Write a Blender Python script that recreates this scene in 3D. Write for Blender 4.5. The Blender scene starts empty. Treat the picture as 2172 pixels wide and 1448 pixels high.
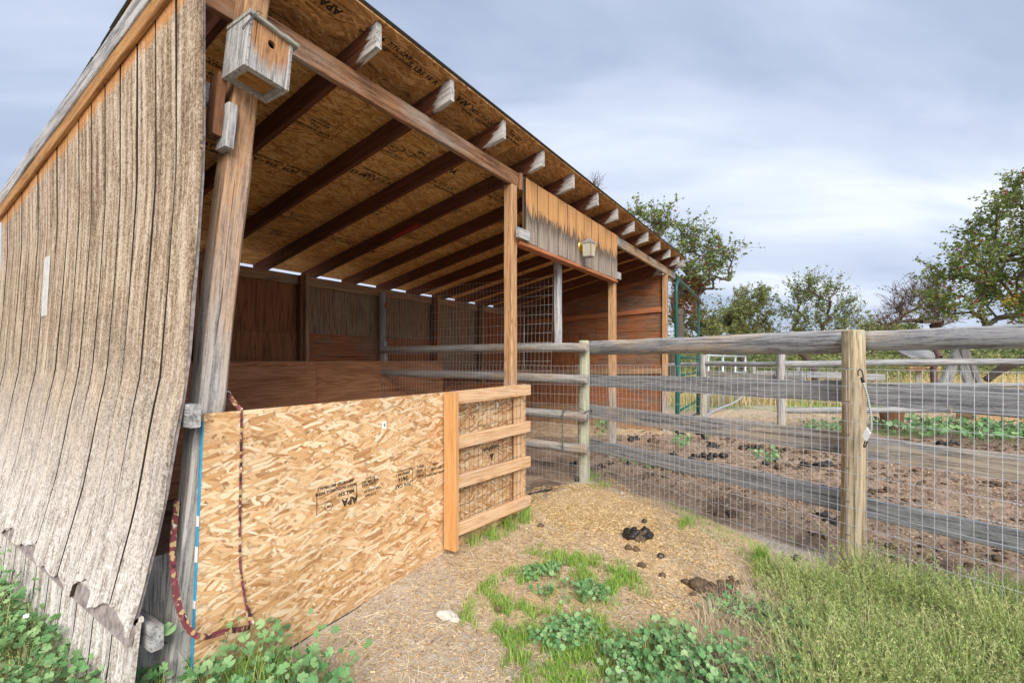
import bpy, math, random
import numpy as np
from mathutils import Vector, Matrix
R = math.radians
random.seed(7)
SC = bpy.context.scene
COL = SC.collection

# ------------------------------------------------------------------ camera, sky, sun, exposure
# world: X runs along the front of the shelter, Y goes into it, Z is up; the camera stands at x=y=0
F, YAW, CZ = 984.5 / 2172.0, 0.576, 1.40
CY, SY = math.cos(YAW), math.sin(YAW)
cam = bpy.data.cameras.new('camera')
cam.sensor_width = 36.0
cam.lens = 36.0 * F
cam.shift_y = 39.0 / 2172.0
cam.clip_start, cam.clip_end = 0.05, 3000
camo = bpy.data.objects.new('camera', cam)
COL.objects.link(camo)
camo.location = (0, 0, CZ)
camo.rotation_euler = (R(90), 0, math.atan2(-CY, SY))
SC.camera = camo

SUN_DIR = Vector((-0.62, -0.60, 0.62)).normalized()      # towards the sun
world = bpy.data.worlds.new('World')
SC.world = world
world.use_nodes = True
def build_sky():
    nt = world.node_tree
    nt.nodes.clear()
    L = nt.links.new
    out = nt.nodes.new('ShaderNodeOutputWorld')
    bg = nt.nodes.new('ShaderNodeBackground')
    bg.inputs['Strength'].default_value = 0.10
    sky = nt.nodes.new('ShaderNodeTexSky')
    sky.sky_type = 'NISHITA'
    sky.sun_disc = False
    sky.sun_elevation = math.asin(SUN_DIR.z)
    sky.sun_rotation = math.atan2(SUN_DIR.x, SUN_DIR.y)
    tc = nt.nodes.new('ShaderNodeTexCoord')
    sep = nt.nodes.new('ShaderNodeSeparateXYZ')
    L(tc.outputs['Generated'], sep.inputs[0])
    def m(op, a, b=None):
        n = nt.nodes.new('ShaderNodeMath'); n.operation = op
        for i, v in enumerate((a, b)):
            if v is None: continue
            if isinstance(v, (int, float)): n.inputs[i].default_value = v
            else: L(v, n.inputs[i])
        return n.outputs[0]
    zz = m('ADD', m('MAXIMUM', sep.outputs[2], 0.0), 0.16)
    # cloud layer seen as a flat sheet overhead
    cx = m('DIVIDE', sep.outputs[0], zz); cy = m('DIVIDE', sep.outputs[1], zz)
    comb = nt.nodes.new('ShaderNodeCombineXYZ')
    L(cx, comb.inputs[0]); L(cy, comb.inputs[1])
    mp = nt.nodes.new('ShaderNodeMapping')
    rot = nt.nodes.new('ShaderNodeMapping')
    rot.inputs['Rotation'].default_value = (0, 0, R(50))
    L(comb.outputs[0], rot.inputs[0])
    mp.inputs['Scale'].default_value = (0.42, 1.0, 1)
    mp.inputs['Location'].default_value = (3.3, 1.15, 0)
    L(rot.outputs[0], mp.inputs[0])
    def noise(scale, detail, rough, dist):
        n = nt.nodes.new('ShaderNodeTexNoise')
        n.inputs['Scale'].default_value = scale; n.inputs['Detail'].default_value = detail
        n.inputs['Roughness'].default_value = rough; n.inputs['Distortion'].default_value = dist
        L(mp.outputs[0], n.inputs['Vector'])
        return n.outputs['Fac']
    a = noise(0.55, 5, 0.50, 0.3); b = noise(1.7, 8, 0.52, 0.5)
    f = m('ADD', m('MULTIPLY', a, 0.65), m('MULTIPLY', b, 0.35))
    rp = nt.nodes.new('ShaderNodeValToRGB')
    L(f, rp.inputs[0])
    e = rp.color_ramp.elements
    e[0].position = 0.36; e[0].color = (1.45, 1.78, 2.42, 1)
    e[1].position = 0.70; e[1].color = (3.8, 3.95, 4.2, 1)
    k = rp.color_ramp.elements.new(0.46); k.color = (1.85, 2.15, 2.80, 1)
    k = rp.color_ramp.elements.new(0.55); k.color = (2.35, 2.62, 3.18, 1)
    mix = nt.nodes.new('ShaderNodeMix'); mix.data_type = 'RGBA'
    cov = nt.nodes.new('ShaderNodeMapRange')
    L(f, cov.inputs[0])
    cov.inputs[1].default_value = 0.34; cov.inputs[2].default_value = 0.50
    cov.inputs[3].default_value = 0.62; cov.inputs[4].default_value = 0.97
    L(cov.outputs[0], mix.inputs[0])
    dim = nt.nodes.new('ShaderNodeMix'); dim.data_type = 'RGBA'; dim.blend_type = 'MULTIPLY'
    dim.inputs[0].default_value = 1.0; dim.inputs[7].default_value = (.34, .34, .34, 1)
    L(sky.outputs[0], dim.inputs[6]); L(dim.outputs[2], mix.inputs[6]); L(rp.outputs[0], mix.inputs[7])
    L(mix.outputs[2], bg.inputs[0]); L(bg.outputs[0], out.inputs[0])
build_sky()
sun = bpy.data.lights.new('sun', 'SUN')
sun.energy = 1.5
sun.angle = R(42)
sun.color = (1.0, 0.95, 0.87)
suno = bpy.data.objects.new('sun', sun)
COL.objects.link(suno)
suno.rotation_euler = SUN_DIR.to_track_quat('Z', 'Y').to_euler()
suno.location = SUN_DIR * 60
SC.view_settings.view_transform = 'Standard'
SC.view_settings.look = 'None'
SC.view_settings.gamma = 1.0
SC.view_settings.exposure = 1.65
SC.cycles.use_denoising = True
SC.cycles.adaptive_threshold = 0.02
SC.cycles.max_bounces = 6
SC.cycles.diffuse_bounces = 3
SC.cycles.transparent_max_bounces = 12
SC.render.film_transparent = False

# ------------------------------------------------------------------ geometry helpers
def ray(px, py):
    X, Z, H = (px - 1086) / 984.5, 1.0, (763 - py) / 984.5
    return np.array([X * SY + Z * CY, -X * CY + Z * SY, H])
def at_y(px, py, d):
    r = ray(px, py); t = d / r[1]; return Vector((r[0] * t, d, CZ + r[2] * t))
def at_x(px, py, u):
    r = ray(px, py); t = u / r[0]; return Vector((u, r[1] * t, CZ + r[2] * t))
def at_g(px, py, z=0.1):
    r = ray(px, py); t = (z - CZ) / r[2]; return Vector((r[0] * t, r[1] * t, z))
def at_Z(px, py, Z):
    r = ray(px, py); return Vector((r[0] * Z, r[1] * Z, CZ + r[2] * Z))
def sstep(a, b, x):
    t = np.clip((x - a) / (b - a), 0, 1); return t * t * (3 - 2 * t)
_rs = np.random.RandomState(3)
_lat = _rs.rand(256, 256)
def vnoise(x, y):
    x = np.asarray(x, float); y = np.asarray(y, float)
    xi = np.floor(x).astype(int); yi = np.floor(y).astype(int)
    fx = x - xi; fy = y - yi
    fx = fx * fx * (3 - 2 * fx); fy = fy * fy * (3 - 2 * fy)
    g = lambda a, b: _lat[a & 255, b & 255]
    return (g(xi, yi) * (1 - fx) + g(xi + 1, yi) * fx) * (1 - fy) + (g(xi, yi + 1) * (1 - fx) + g(xi + 1, yi + 1) * fx) * fy
def fbm(x, y, o=4):
    s = 0; a = .5
    for i in range(o):
        s = s + a * vnoise(x * 2 ** i + 17 * i, y * 2 ** i + 31 * i); a *= .5
    return s
FA, FB = Vector((4.58, 2.05, 0)), Vector((3.508, -0.203, 0))      # the two fence posts in view
FDIR = (FB - FA).normalized()
FN = Vector((-FDIR.y, FDIR.x, 0))                                  # towards the paddock
if FN.x < 0: FN = -FN
def paddock(x, y):                                                 # metres inside the paddock side of the fence
    return (x - FA.x) * FN.x + (y - FA.y) * FN.y
def zdepth(x, y): return x * CY + y * SY
def xlat(x, y): return x * SY - y * CY
def gz(x, y):
    x = np.asarray(x, float); y = np.asarray(y, float)
    near = 1 - sstep(12, 20, np.hypot(x, y))
    h = .045 + .07 * sstep(.9, 2.6, x)
    pad = sstep(-.1, .5, paddock(x, y))
    h = h + near * ((fbm(x * 1.7, y * 1.7, 3) - .45) * .06 + (fbm(x * 11, y * 11, 3) - .45) * (.02 + .05 * pad))
    return h

WM = {}
def wm(o): return WM.get(o.name, Matrix.Identity(4))
def link(o, parent=None, M=None):
    COL.objects.link(o)
    M = M if M is not None else Matrix.Identity(4)
    WM[o.name] = M
    o.matrix_basis = M
    if parent is not None:
        o.parent = parent
        o.matrix_parent_inverse = wm(parent).inverted()
    return o
def tag(o, label, cat, group=None, kind=None):
    if label: o['label'] = label
    if cat: o['category'] = cat
    if group: o['group'] = group
    if kind: o['kind'] = kind
    return o
def thing(name, loc, label, cat, group=None):
    o = bpy.data.objects.new(name, None)
    o.empty_display_size = .1
    link(o, None, Matrix.Translation(Vector(loc)))
    return tag(o, label, cat, group)
def mesh(name, V, Fc, mat, smooth=False):
    me = bpy.data.meshes.new(name)
    me.from_pydata([tuple(v) for v in V], [], [tuple(f) for f in Fc])
    if mat: me.materials.append(mat)
    if smooth: me.polygons.foreach_set('use_smooth', [True] * len(me.polygons))
    me.update()
    return me
def fastmesh(name, V, Fc, mat, smooth=False):
    """V (n,3) array, Fc (m,k) array of equal-sized faces"""
    V = np.asarray(V, np.float32); Fc = np.asarray(Fc, np.int32)
    me = bpy.data.meshes.new(name)
    me.vertices.add(len(V)); me.vertices.foreach_set('co', V.ravel())
    k = Fc.shape[1]
    me.loops.add(Fc.size); me.loops.foreach_set('vertex_index', Fc.ravel())
    me.polygons.add(len(Fc))
    me.polygons.foreach_set('loop_start', np.arange(0, Fc.size, k, dtype=np.int32))
    if smooth: me.polygons.foreach_set('use_smooth', np.ones(len(Fc), bool))
    me.update(calc_edges=True)
    if mat: me.materials.append(mat)
    return me
def obj(name, me, parent=None, M=None, kind=None):
    o = bpy.data.objects.new(name, me)
    link(o, parent, M)
    if kind: o['kind'] = kind
    return o
def frame(p0, p1, up=(0, 0, 1)):
    p0, p1 = Vector(p0), Vector(p1)
    x = (p1 - p0).normalized(); z = Vector(up)
    z = (z - x * z.dot(x)).normalized(); y = z.cross(x)
    return Matrix(((x.x, y.x, z.x, p0.x), (x.y, y.y, z.y, p0.y), (x.z, y.z, z.z, p0.z), (0, 0, 0, 1)))
def timber_mesh(name, L, w, h, mat, bev=.004, n=5, jit=.0015, seed=0, skew=0.0):
    """board from x=0..L, y centred, z centred, worn edges; skew: plumb-cut ends"""
    rg = random.Random(seed)
    V, Fc = [], []
    a, b = w / 2, h / 2
    prof = [(-a + bev, -b), (a - bev, -b), (a, -b + bev), (a, b - bev), (a - bev, b), (-a + bev, b), (-a, b - bev), (-a, -b + bev)]
    xs = [0] + [L * (i + rg.uniform(-.25, .25)) / n for i in range(1, n)] + [L]
    for x in xs:
        dy, dz = rg.uniform(-jit, jit), rg.uniform(-jit, jit)
        for (py, pz) in prof:
            V.append((x + pz * skew, py + dy + rg.uniform(-jit, jit) * .5, pz + dz + rg.uniform(-jit, jit) * .5))
    for i in range(len(xs) - 1):
        for j in range(8):
            k = (j + 1) % 8
            Fc.append((i * 8 + j, i * 8 + k, i * 8 + 8 + k, i * 8 + 8 + j))
    Fc.append(tuple(range(7, -1, -1)))
    Fc.append(tuple((len(xs) - 1) * 8 + j for j in range(8)))
    me = mesh(name, V, [tuple(reversed(f)) for f in Fc], mat)
    me.validate()
    return me
_seed = [100]
def timber(name, p0, p1, w, h, mat, parent=None, up=(0, 0, 1), **kw):
    _seed[0] += 1
    L = (Vector(p1) - Vector(p0)).length
    return obj(name, timber_mesh(name, L, w, h, mat, seed=_seed[0], **kw), parent, frame(p0, p1, up))
def box(name, lo, hi, mat, parent=None, axis='x', **kw):
    """axis aligned board; grain (local x) along the given axis"""
    lo, hi = Vector(lo), Vector(hi); c = (lo + hi) / 2; s = hi - lo
    if axis == 'x': return timber(name, (lo.x, c.y, c.z), (hi.x, c.y, c.z), s.y, s.z, mat, parent, **kw)
    if axis == 'y': return timber(name, (c.x, lo.y, c.z), (c.x, hi.y, c.z), s.x, s.z, mat, parent, **kw)
    return timber(name, (c.x, c.y, lo.z), (c.x, c.y, hi.z), s.x, s.y, mat, parent, up=(0, 1, 0), **kw)
def tube_geo(pts, rad, sides=8, caps=True):
    pts = [Vector(p) for p in pts]; n = len(pts)
    rad = [rad] * n if isinstance(rad, (int, float)) else rad
    V, Fc = [], []
    ref = None
    for i, p in enumerate(pts):
        t = (pts[min(i + 1, n - 1)] - pts[max(i - 1, 0)]).normalized()
        if ref is None: ref = Vector((0, 0, 1)) if abs(t.z) < .9 else Vector((1, 0, 0))
        a = (ref - t * ref.dot(t)).normalized(); b = t.cross(a); ref = a
        for j in range(sides):
            th = 2 * math.pi * j / sides
            V.append(p + (a * math.cos(th) + b * math.sin(th)) * rad[i])
    for i in range(n - 1):
        for j in range(sides):
            k = (j + 1) % sides
            Fc.append((i * sides + j, i * sides + k, (i + 1) * sides + k, (i + 1) * sides + j))
    if caps:
        Fc.append(tuple(range(sides - 1, -1, -1))); Fc.append(tuple((n - 1) * sides + j for j in range(sides)))
    return V, Fc
def tube(name, pts, rad, mat, parent=None, sides=8, smooth=True):
    V, Fc = tube_geo(pts, rad, sides)
    return obj(name, mesh(name, V, Fc, mat, smooth), parent)
def merge(parts):
    V, Fc = [], []
    for v, f in parts:
        o = len(V); V += list(v); Fc += [tuple(i + o for i in q) for q in f]
    return V, Fc
def log(name, p0, p1, r0, r1, mat, parent=None, sides=14, n=9, wob=.006, seed=None, flat=0.0):
    """round pole with local x along it"""
    _seed[0] += 1
    rg = random.Random(seed or _seed[0])
    L = (Vector(p1) - Vector(p0)).length
    V, Fc = [], []
    ph = rg.uniform(0, 6)
    for i in range(n):
        t = i / (n - 1); r = r0 + (r1 - r0) * t
        oy = wob * math.sin(ph + t * 5.1); oz = wob * math.cos(ph * 1.3 + t * 4.3)
        if i in (0, n - 1): oy = oz = 0
        for j in range(sides):
            th = 2 * math.pi * j / sides
            rr = r * (1 + rg.uniform(-.03, .03))
            V.append((t * L, oy + math.cos(th) * rr, oz + max(math.sin(th), -1 + flat) * rr))
    # chamfered ends
    for e, sgn in ((0, -1), (n - 1, 1)):
        base = len(V)
        for j in range(sides):
            v = V[e * sides + j]
            V.append((v[0] + sgn * .006, v[1] * .86, v[2] * .86))
        for j in range(sides):
            k = (j + 1) % sides
            q = (e * sides + j, e * sides + k, base + k, base + j)
            Fc.append(q if sgn > 0 else tuple(reversed(q)))
        Fc.append(tuple(base + j for j in range(sides)) if sgn > 0 else tuple(base + j for j in range(sides - 1, -1, -1)))
    for i in range(n - 1):
        for j in range(sides):
            k = (j + 1) % sides
            Fc.append((i * sides + j, i * sides + k, (i + 1) * sides + k, (i + 1) * sides + j))
    return obj(name, mesh(name, V, Fc, mat, False), parent, frame(p0, p1, (0, 0, 1) if abs((Vector(p1) - Vector(p0)).normalized().z) < .9 else (0, 1, 0)))

# ------------------------------------------------------------------ materials
class NT:
    def __init__(s, name):
        s.mat = bpy.data.materials.new(name); s.mat.use_nodes = True
        s.nt = s.mat.node_tree; s.n = s.nt.nodes; s.l = s.nt.links.new
        s.b = s.n['Principled BSDF']; s.b.inputs['Roughness'].default_value = .85
        s.b.inputs['Specular IOR Level'].default_value = .25
    def put(s, sock, v):
        if v is None: return
        if hasattr(v, 'is_output'): s.l(v, sock)
        else:
            if isinstance(v, (tuple, list)) and len(v) == 3 and sock.type == 'RGBA': v = (*v, 1)
            sock.default_value = v
    def m(s, op, a, b=None, c=None, clamp=False):
        n = s.n.new('ShaderNodeMath'); n.operation = op; n.use_clamp = clamp
        for i, v in enumerate((a, b, c)): s.put(n.inputs[i], v)
        return n.outputs[0]
    def mixc(s, f, a, b, blend='MIX'):
        n = s.n.new('ShaderNodeMix'); n.data_type = 'RGBA'; n.blend_type = blend
        s.put(n.inputs[0], f); s.put(n.inputs[6], a); s.put(n.inputs[7], b)
        return n.outputs[2]
    def ramp(s, f, stops, interp='LINEAR'):
        n = s.n.new('ShaderNodeValToRGB'); s.put(n.inputs[0], f); cr = n.color_ramp; cr.interpolation = interp
        while len(cr.elements) < len(stops): cr.elements.new(.5)
        for e, (p, c) in zip(cr.elements, stops):
            e.position = p; e.color = (c, c, c, 1) if isinstance(c, (int, float)) else (*c, 1)
        return n.outputs[0]
    def rng(s, f, a, b, c=0., d=1.):
        n = s.n.new('ShaderNodeMapRange'); s.put(n.inputs[0], f)
        for i, v in enumerate((a, b, c, d)): s.put(n.inputs[i + 1], v)
        return n.outputs[0]
    def mapping(s, vec, loc=(0, 0, 0), rot=(0, 0, 0), scale=(1, 1, 1)):
        n = s.n.new('ShaderNodeMapping'); s.l(vec, n.inputs[0])
        s.put(n.inputs[1], loc); s.put(n.inputs[2], rot); s.put(n.inputs[3], scale)
        return n.outputs[0]
    def noise(s, vec, scale, detail=4, rough=.55, dist=0., out='Fac', dim='3D'):
        n = s.n.new('ShaderNodeTexNoise'); n.noise_dimensions = dim; s.l(vec, n.inputs['Vector'])
        for k, v in (('Scale', scale), ('Detail', detail), ('Roughness', rough), ('Distortion', dist)): s.put(n.inputs[k], v)
        return n.outputs[out]
    def voro(s, vec, scale, feat='F1', metric='EUCLIDEAN', dim='3D', rand=1.):
        n = s.n.new('ShaderNodeTexVoronoi'); n.feature = feat; n.distance = metric; n.voronoi_dimensions = dim
        s.l(vec, n.inputs['Vector']); s.put(n.inputs['Scale'], scale); s.put(n.inputs['Randomness'], rand)
        return n
    def coord(s, kind='Object'):
        n = s.n.new('ShaderNodeTexCoord'); return n.outputs[kind]
    def pos(s):
        return s.n.new('ShaderNodeNewGeometry').outputs['Position']
    def island(s):
        return s.n.new('ShaderNodeNewGeometry').outputs['Random Per Island']
    def orand(s):
        return s.n.new('ShaderNodeObjectInfo').outputs['Random']
    def sep(s, v):
        n = s.n.new('ShaderNodeSeparateXYZ'); s.l(v, n.inputs[0]); return n.outputs
    def vadd(s, a, b):
        n = s.n.new('ShaderNodeVectorMath'); n.operation = 'ADD'; s.put(n.inputs[0], a); s.put(n.inputs[1], b); return n.outputs[0]
    def comb(s, x, y, z):
        n = s.n.new('ShaderNodeCombineXYZ')
        for i, v in enumerate((x, y, z)): s.put(n.inputs[i], v)
        return n.outputs[0]
    def bump(s, h, strength=.4, dist=.01):
        n = s.n.new('ShaderNodeBump'); s.put(n.inputs['Height'], h)
        n.inputs['Strength'].default_value = strength; n.inputs['Distance'].default_value = dist
        s.l(n.outputs[0], s.b.inputs['Normal'])
    def col(s, c): s.put(s.b.inputs['Base Color'], c)
    def attr(s, name):
        n = s.n.new('ShaderNodeAttribute'); n.attribute_name = name; return n.outputs['Fac']
    def set(s, **kw):
        for k, v in kw.items(): s.put(s.b.inputs[k.replace('_', ' ')], v)

def wood(name, light, dark, grey=None, greyamt=0.0, axis='x', knots=True, grain=1.0, gmask=None, rough=.85, contrast=1.0, bump=.5, rings=.5):
    """weathered timber; grain along the local axis. gmask(t, p, streak) -> 0..1 socket of weathered grey"""
    t = NT(name)
    c = t.coord()
    off = t.m('MULTIPLY', t.orand(), 53.0)
    c = t.vadd(c, t.comb(off, off, off))
    ax = {'x': (1, 0, 0), 'y': (0, 1, 0), 'z': (0, 0, 1)}[axis]
    sc = tuple(.9 if k else 17.0 for k in ax)
    sc2 = tuple(.35 if k else 5.5 for k in ax)
    streak = t.noise(t.mapping(c, scale=sc), 3.0 * grain, 5, .68, .25)
    fine = t.noise(t.mapping(c, scale=tuple(2.4 if k else 62.0 for k in ax)), 3.2 * grain, 4, .75)
    warp = t.noise(t.mapping(c, scale=sc2), 2.0 * grain, 3, .5, .8)
    ring = t.m('SINE', t.m('MULTIPLY', warp, 70.0))
    g = t.m('ADD', t.m('MULTIPLY', streak, 1.1), t.m('MULTIPLY', ring, .10 * rings))
    g = t.m('ADD', g, t.m('MULTIPLY', t.m('SUBTRACT', fine, .5), .62))
    pit = t.noise(c, 55, 2, .7)
    g = t.m('ADD', g, t.m('MULTIPLY', t.m('SUBTRACT', pit, .5), .22))
    colr = t.ramp(g, [(.5 - .20 / contrast, dark), (.5 + .18 / contrast, light)])
    kn = None
    if knots:
        v = t.voro(t.mapping(c, scale=tuple(1.0 if k else 2.6 for k in ax)), 2.3, rand=1.0)
        kd = t.m('ADD', v.outputs['Distance'], t.m('MULTIPLY', t.m('SUBTRACT', warp, .5), .12))
        kn = t.rng(kd, .035, .075, 1, 0)
        colr = t.mixc(t.m('MULTIPLY', kn, .75), colr, tuple(x * .33 for x in dark))
    if grey is not None:
        gl, gd = grey
        gcol = t.ramp(g, [(.36, gd), (.64, gl)])
        base = t.noise(t.mapping(c, scale=tuple(.8 if k else 4.0 for k in ax)), 1.6, 5, .6)
        if gmask: mk = gmask(t, t.pos(), t.m('ADD', t.m('MULTIPLY', base, .5), t.m('MULTIPLY', streak, .5)), c)
        else: mk = t.rng(base, .62 - greyamt * .6, .78 - greyamt * .6)
        colr = t.mixc(mk, colr, gcol)
    # cracks along the grain
    cr = t.noise(t.mapping(c, scale=tuple(.45 if k else 26.0 for k in ax)), 2.2 * grain, 3, .5)
    crack = t.rng(cr, .66, .71)
    colr = t.mixc(t.m('MULTIPLY', crack, .7), colr, tuple(x * .28 for x in dark))
    t.col(colr); t.set(Roughness=rough)
    h = t.m('SUBTRACT', fine, t.m('MULTIPLY', crack, 1.2))
    t.bump(h, bump, .006)
    return t.mat

def osb(name, tones, big=1.0, dirt=0.0, dark=1.0, plane='xy'):
    """strand board: overlapping long flakes in many directions"""
    t = NT(name)
    c = t.coord()
    if plane == 'xz': c = t.mapping(c, rot=(R(-90), 0, 0))
    off = t.m('MULTIPLY', t.orand(), 31.0)
    c = t.vadd(c, t.comb(off, off, 0.0))
    wn = t.n.new('ShaderNodeVectorMath'); wn.operation = 'SCALE'
    sub = t.n.new('ShaderNodeVectorMath'); sub.operation = 'SUBTRACT'
    t.l(t.noise(c, 14, 2, .5, out='Color'), sub.inputs[0]); sub.inputs[1].default_value = (.5, .5, .5)
    t.l(sub.outputs[0], wn.inputs[0]); wn.inputs['Scale'].default_value = .02
    c = t.vadd(c, wn.outputs[0])
    colr = tones[1]; hgt = None
    rr = random.Random(name)
    angs = [4, 70, -48, 32, -20, 55, 14, -36, 24, -10]
    grain = t.noise(t.mapping(c, rot=(0, 0, R(12)), scale=(14, 120, 1)), 1.0, 3, .6, dim='2D')
    for i, a in enumerate(angs):
        ln, sh = ((.17, .040), (.11, .020), (.13, .026))[i % 3]
        if i >= 7: ln, sh = .125, .017
        ln *= big; sh *= big
        mp = t.mapping(c, loc=(rr.uniform(0, 9), rr.uniform(0, 9), 0), rot=(0, 0, R(a)))
        mp = t.mapping(mp, scale=(1 / ln, 1 / sh, 1))
        v = t.voro(mp, 1.0, metric='CHEBYCHEV' if i % 2 else 'EUCLIDEAN', dim='2D')
        rc = t.sep(v.outputs['Color'])
        shade = t.m('ADD', t.m('MULTIPLY', rc[0], .84), t.m('MULTIPLY', grain, .28))
        fl = t.ramp(shade, [(.08, tones[0]), (.30, tones[1]), (.62, tones[2]), (1.0, tones[3])])
        dist = v.outputs['Distance']
        on = t.m('MULTIPLY', t.m('LESS_THAN', rc[1], .46), t.rng(dist, .46, .50, 1, 0)) if i else 1.0
        edge = t.m('MULTIPLY', t.rng(dist, .36, .48), .5)
        fl = t.mixc(edge, fl, tuple(x * .42 for x in tones[0]))
        colr = t.mixc(on, colr, fl)
        hh = t.m('MULTIPLY', on, t.m('ADD', t.m('MULTIPLY', rc[2], .5), .5)) if i else None
        if i >= 7: hgt = hh if hgt is None else t.m('MAXIMUM', hgt, hh)
    stain = t.noise(c, 1.7, 4, .6)
    colr = t.mixc(t.rng(stain, .45, .75, 0, .35 + dirt), colr, tuple(x * .55 for x in tones[0]), 'MIX')
    sp = t.voro(c, 55, dim='2D')
    colr = t.mixc(t.m('MULTIPLY', t.rng(sp.outputs['Distance'], .05, .09, 1, 0), t.m('LESS_THAN', t.sep(sp.outputs['Color'])[0], .14)), colr, (.05, .025, .012))
    if plane == 'xz':
        # mud flecks splashed up from the ground and a darker damp foot
        z = t.sep(t.pos())[2]
        fk = t.voro(t.pos(), 75)
        fleck = t.m('MULTIPLY', t.rng(fk.outputs['Distance'], .12, .22, 1, 0), t.m('LESS_THAN', t.sep(fk.outputs['Color'])[0], t.rng(z, .12, .55, .45, .02)))
        colr = t.mixc(t.m('MULTIPLY', fleck, .75), colr, (.16, .085, .045))
        colr = t.mixc(t.rng(t.m('ADD', z, t.m('MULTIPLY', stain, .3)), .12, .42, .38, 0), colr, (.30, .19, .11))
    if dark != 1.0: colr = t.mixc(1.0, colr, (dark, dark, dark), 'MULTIPLY')
    t.col(colr); t.set(Roughness=.72)
    t.bump(hgt, .35, .003)
    return t.mat

def plain(name, c, rough=.6, metal=0., var=.15, scale=20, spec=.4):
    t = NT(name)
    n = t.noise(t.coord(), scale, 5, .6)
    t.col(t.mixc(t.rng(n, .3, .7), tuple(x * (1 - var) for x in c), tuple(min(1, x * (1 + var)) for x in c)))
    t.set(Roughness=rough, Metallic=metal); t.b.inputs['Specular IOR Level'].default_value = spec
    t.bump(n, .15, .002)
    return t.mat

GREY = ((.47, .455, .44), (.155, .145, .14))
GREYW = ((.52, .495, .465), (.185, .17, .16))
def lowgrey(z0, z1, amp=.9):
    def f(t, p, s, c):
        z = t.sep(p)[2]
        return t.rng(t.m('ADD', z, t.m('MULTIPLY', t.m('SUBTRACT', s, .5), amp * 3)), z0, z1, 1, 0)
    return f
M = {}
M['post_near'] = wood('post_near', (.54, .33, .18), (.24, .115, .055), GREYW, axis='x', gmask=lowgrey(1.0, 2.2, 1.3), contrast=1.2, bump=.8)
M['post_brown'] = wood('post_brown', (.56, .33, .17), (.30, .15, .065), GREYW, axis='x', gmask=lowgrey(.3, 1.3, .7), rings=1.2)
M['post_side'] = M['post_brown']
M['beam'] = wood('beam', (.40, .21, .11), (.115, .05, .026), ((.46, .38, .31), (.22, .15, .11)), .22, contrast=1.0)
M['beam_pale'] = wood('beam_pale', (.50, .35, .21), (.26, .15, .075), GREY, .25)
def tailmask(t, p, s, c):
    q = t.sep(t.coord())
    # weathered wedge at the open end of each rafter, longer along its lower edge
    v = t.m('ADD', q[0], t.m('MULTIPLY', q[2], 1.15))
    v = t.m('ADD', v, t.m('MULTIPLY', t.m('SUBTRACT', s, .5), .45))
    return t.rng(v, .085, .115, 1, 0)
M['rafter'] = wood('rafter', (.165, .058, .030), (.062, .020, .011), ((.56, .54, .51), (.24, .225, .21)), gmask=tailmask, knots=False, rough=.7)
M['ply_red'] = wood('ply_red', (.30, .125, .055), (.14, .050, .022), None, axis='z', knots=True, rings=1.2, rough=.8, grain=.8)
M['ply_dark'] = wood('ply_dark', (.33, .20, .12), (.12, .065, .035), ((.30, .22, .15), (.10, .065, .04)), .35, axis='z', rough=.85)
M['ply_kick'] = wood('ply_kick', (.52, .25, .125), (.27, .11, .05), None, rings=1.3, contrast=.8, grain=.6, rough=.75)
M['ply_rust'] = wood('ply_rust', (.36, .145, .062), (.17, .056, .025), ((.25, .15, .10), (.11, .06, .035)), .25, rough=.8)
M['plate'] = wood('plate', (.40, .25, .145), (.18, .10, .052), ((.30, .24, .19), (.14, .10, .075)), .2)
M['stud'] = wood('stud', (.24, .11, .055), (.085, .035, .018), None)
M['fascia'] = wood('fascia', (.36, .33, .30), (.12, .10, .09), GREY, .8)
M['trim_under'] = wood('trim_under', (.46, .24, .085), (.20, .085, .03), None)
M['new_wood'] = wood('new_wood', (.72, .48, .285), (.52, .29, .14), ((.62, .50, .41), (.45, .33, .26)), .12, rings=1.3, rough=.7, bump=.25)
M['new_edge'] = wood('new_edge', (.66, .36, .15), (.50, .23, .075), None, rings=.8, rough=.65, bump=.2)
M['grey_wood'] = wood('grey_wood', (.48, .44, .40), (.17, .15, .135), ((.50, .49, .475), (.18, .175, .175)), .45, bump=.8)
M['rail_grey'] = wood('rail_grey', (.62, .52, .41), (.27, .22, .18), ((.40, .40, .41), (.13, .13, .14)), .40, bump=.9, contrast=1.15)
M['rail_board'] = wood('rail_board', (.44, .43, .42), (.17, .165, .165), ((.36, .365, .37), (.13, .13, .14)), .5, bump=.9)
M['pole'] = wood('pole', (.50, .37, .25), (.26, .17, .10), ((.42, .40, .38), (.20, .19, .175)), .45, bump=.6)
M['pole_grey'] = wood('pole_grey', (.46, .43, .40), (.22, .20, .19), ((.36, .36, .36), (.16, .16, .16)), .5, bump=.6)
M['post_green'] = wood('post_green', (.52, .52, .37), (.32, .32, .20), ((.50, .48, .40), (.28, .26, .2)), .3, bump=.5, knots=True)
M['post_fence'] = wood('post_fence', (.55, .45, .30), (.27, .20, .12), ((.42, .43, .31), (.22, .22, .15)), gmask=lambda t, p, s, c: t.rng(t.m('ADD', t.sep(p)[2], t.m('MULTIPLY', t.m('SUBTRACT', s, .5), 1.6)), 1.45, 1.75, 0, .8), bump=.6, rings=1.0)
M['far_wood'] = wood('far_wood', (.52, .45, .34), (.30, .25, .18), GREY, .4)
M['bird_side'] = wood('bird_side', (.44, .415, .39), (.17, .155, .145), GREY, .5, axis='z', grain=1.6)
def birdmask(t, p, s, c):
    z = t.sep(t.coord())[2]
    return t.rng(t.m('ADD', z, t.m('MULTIPLY', t.m('SUBTRACT', s, .5), .42)), .045, .105, 1, 0)
M['bird_front'] = wood('bird_front', (.50, .27, .13), (.15, .06, .026), GREY, axis='z', gmask=birdmask, grain=1.6)
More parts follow.
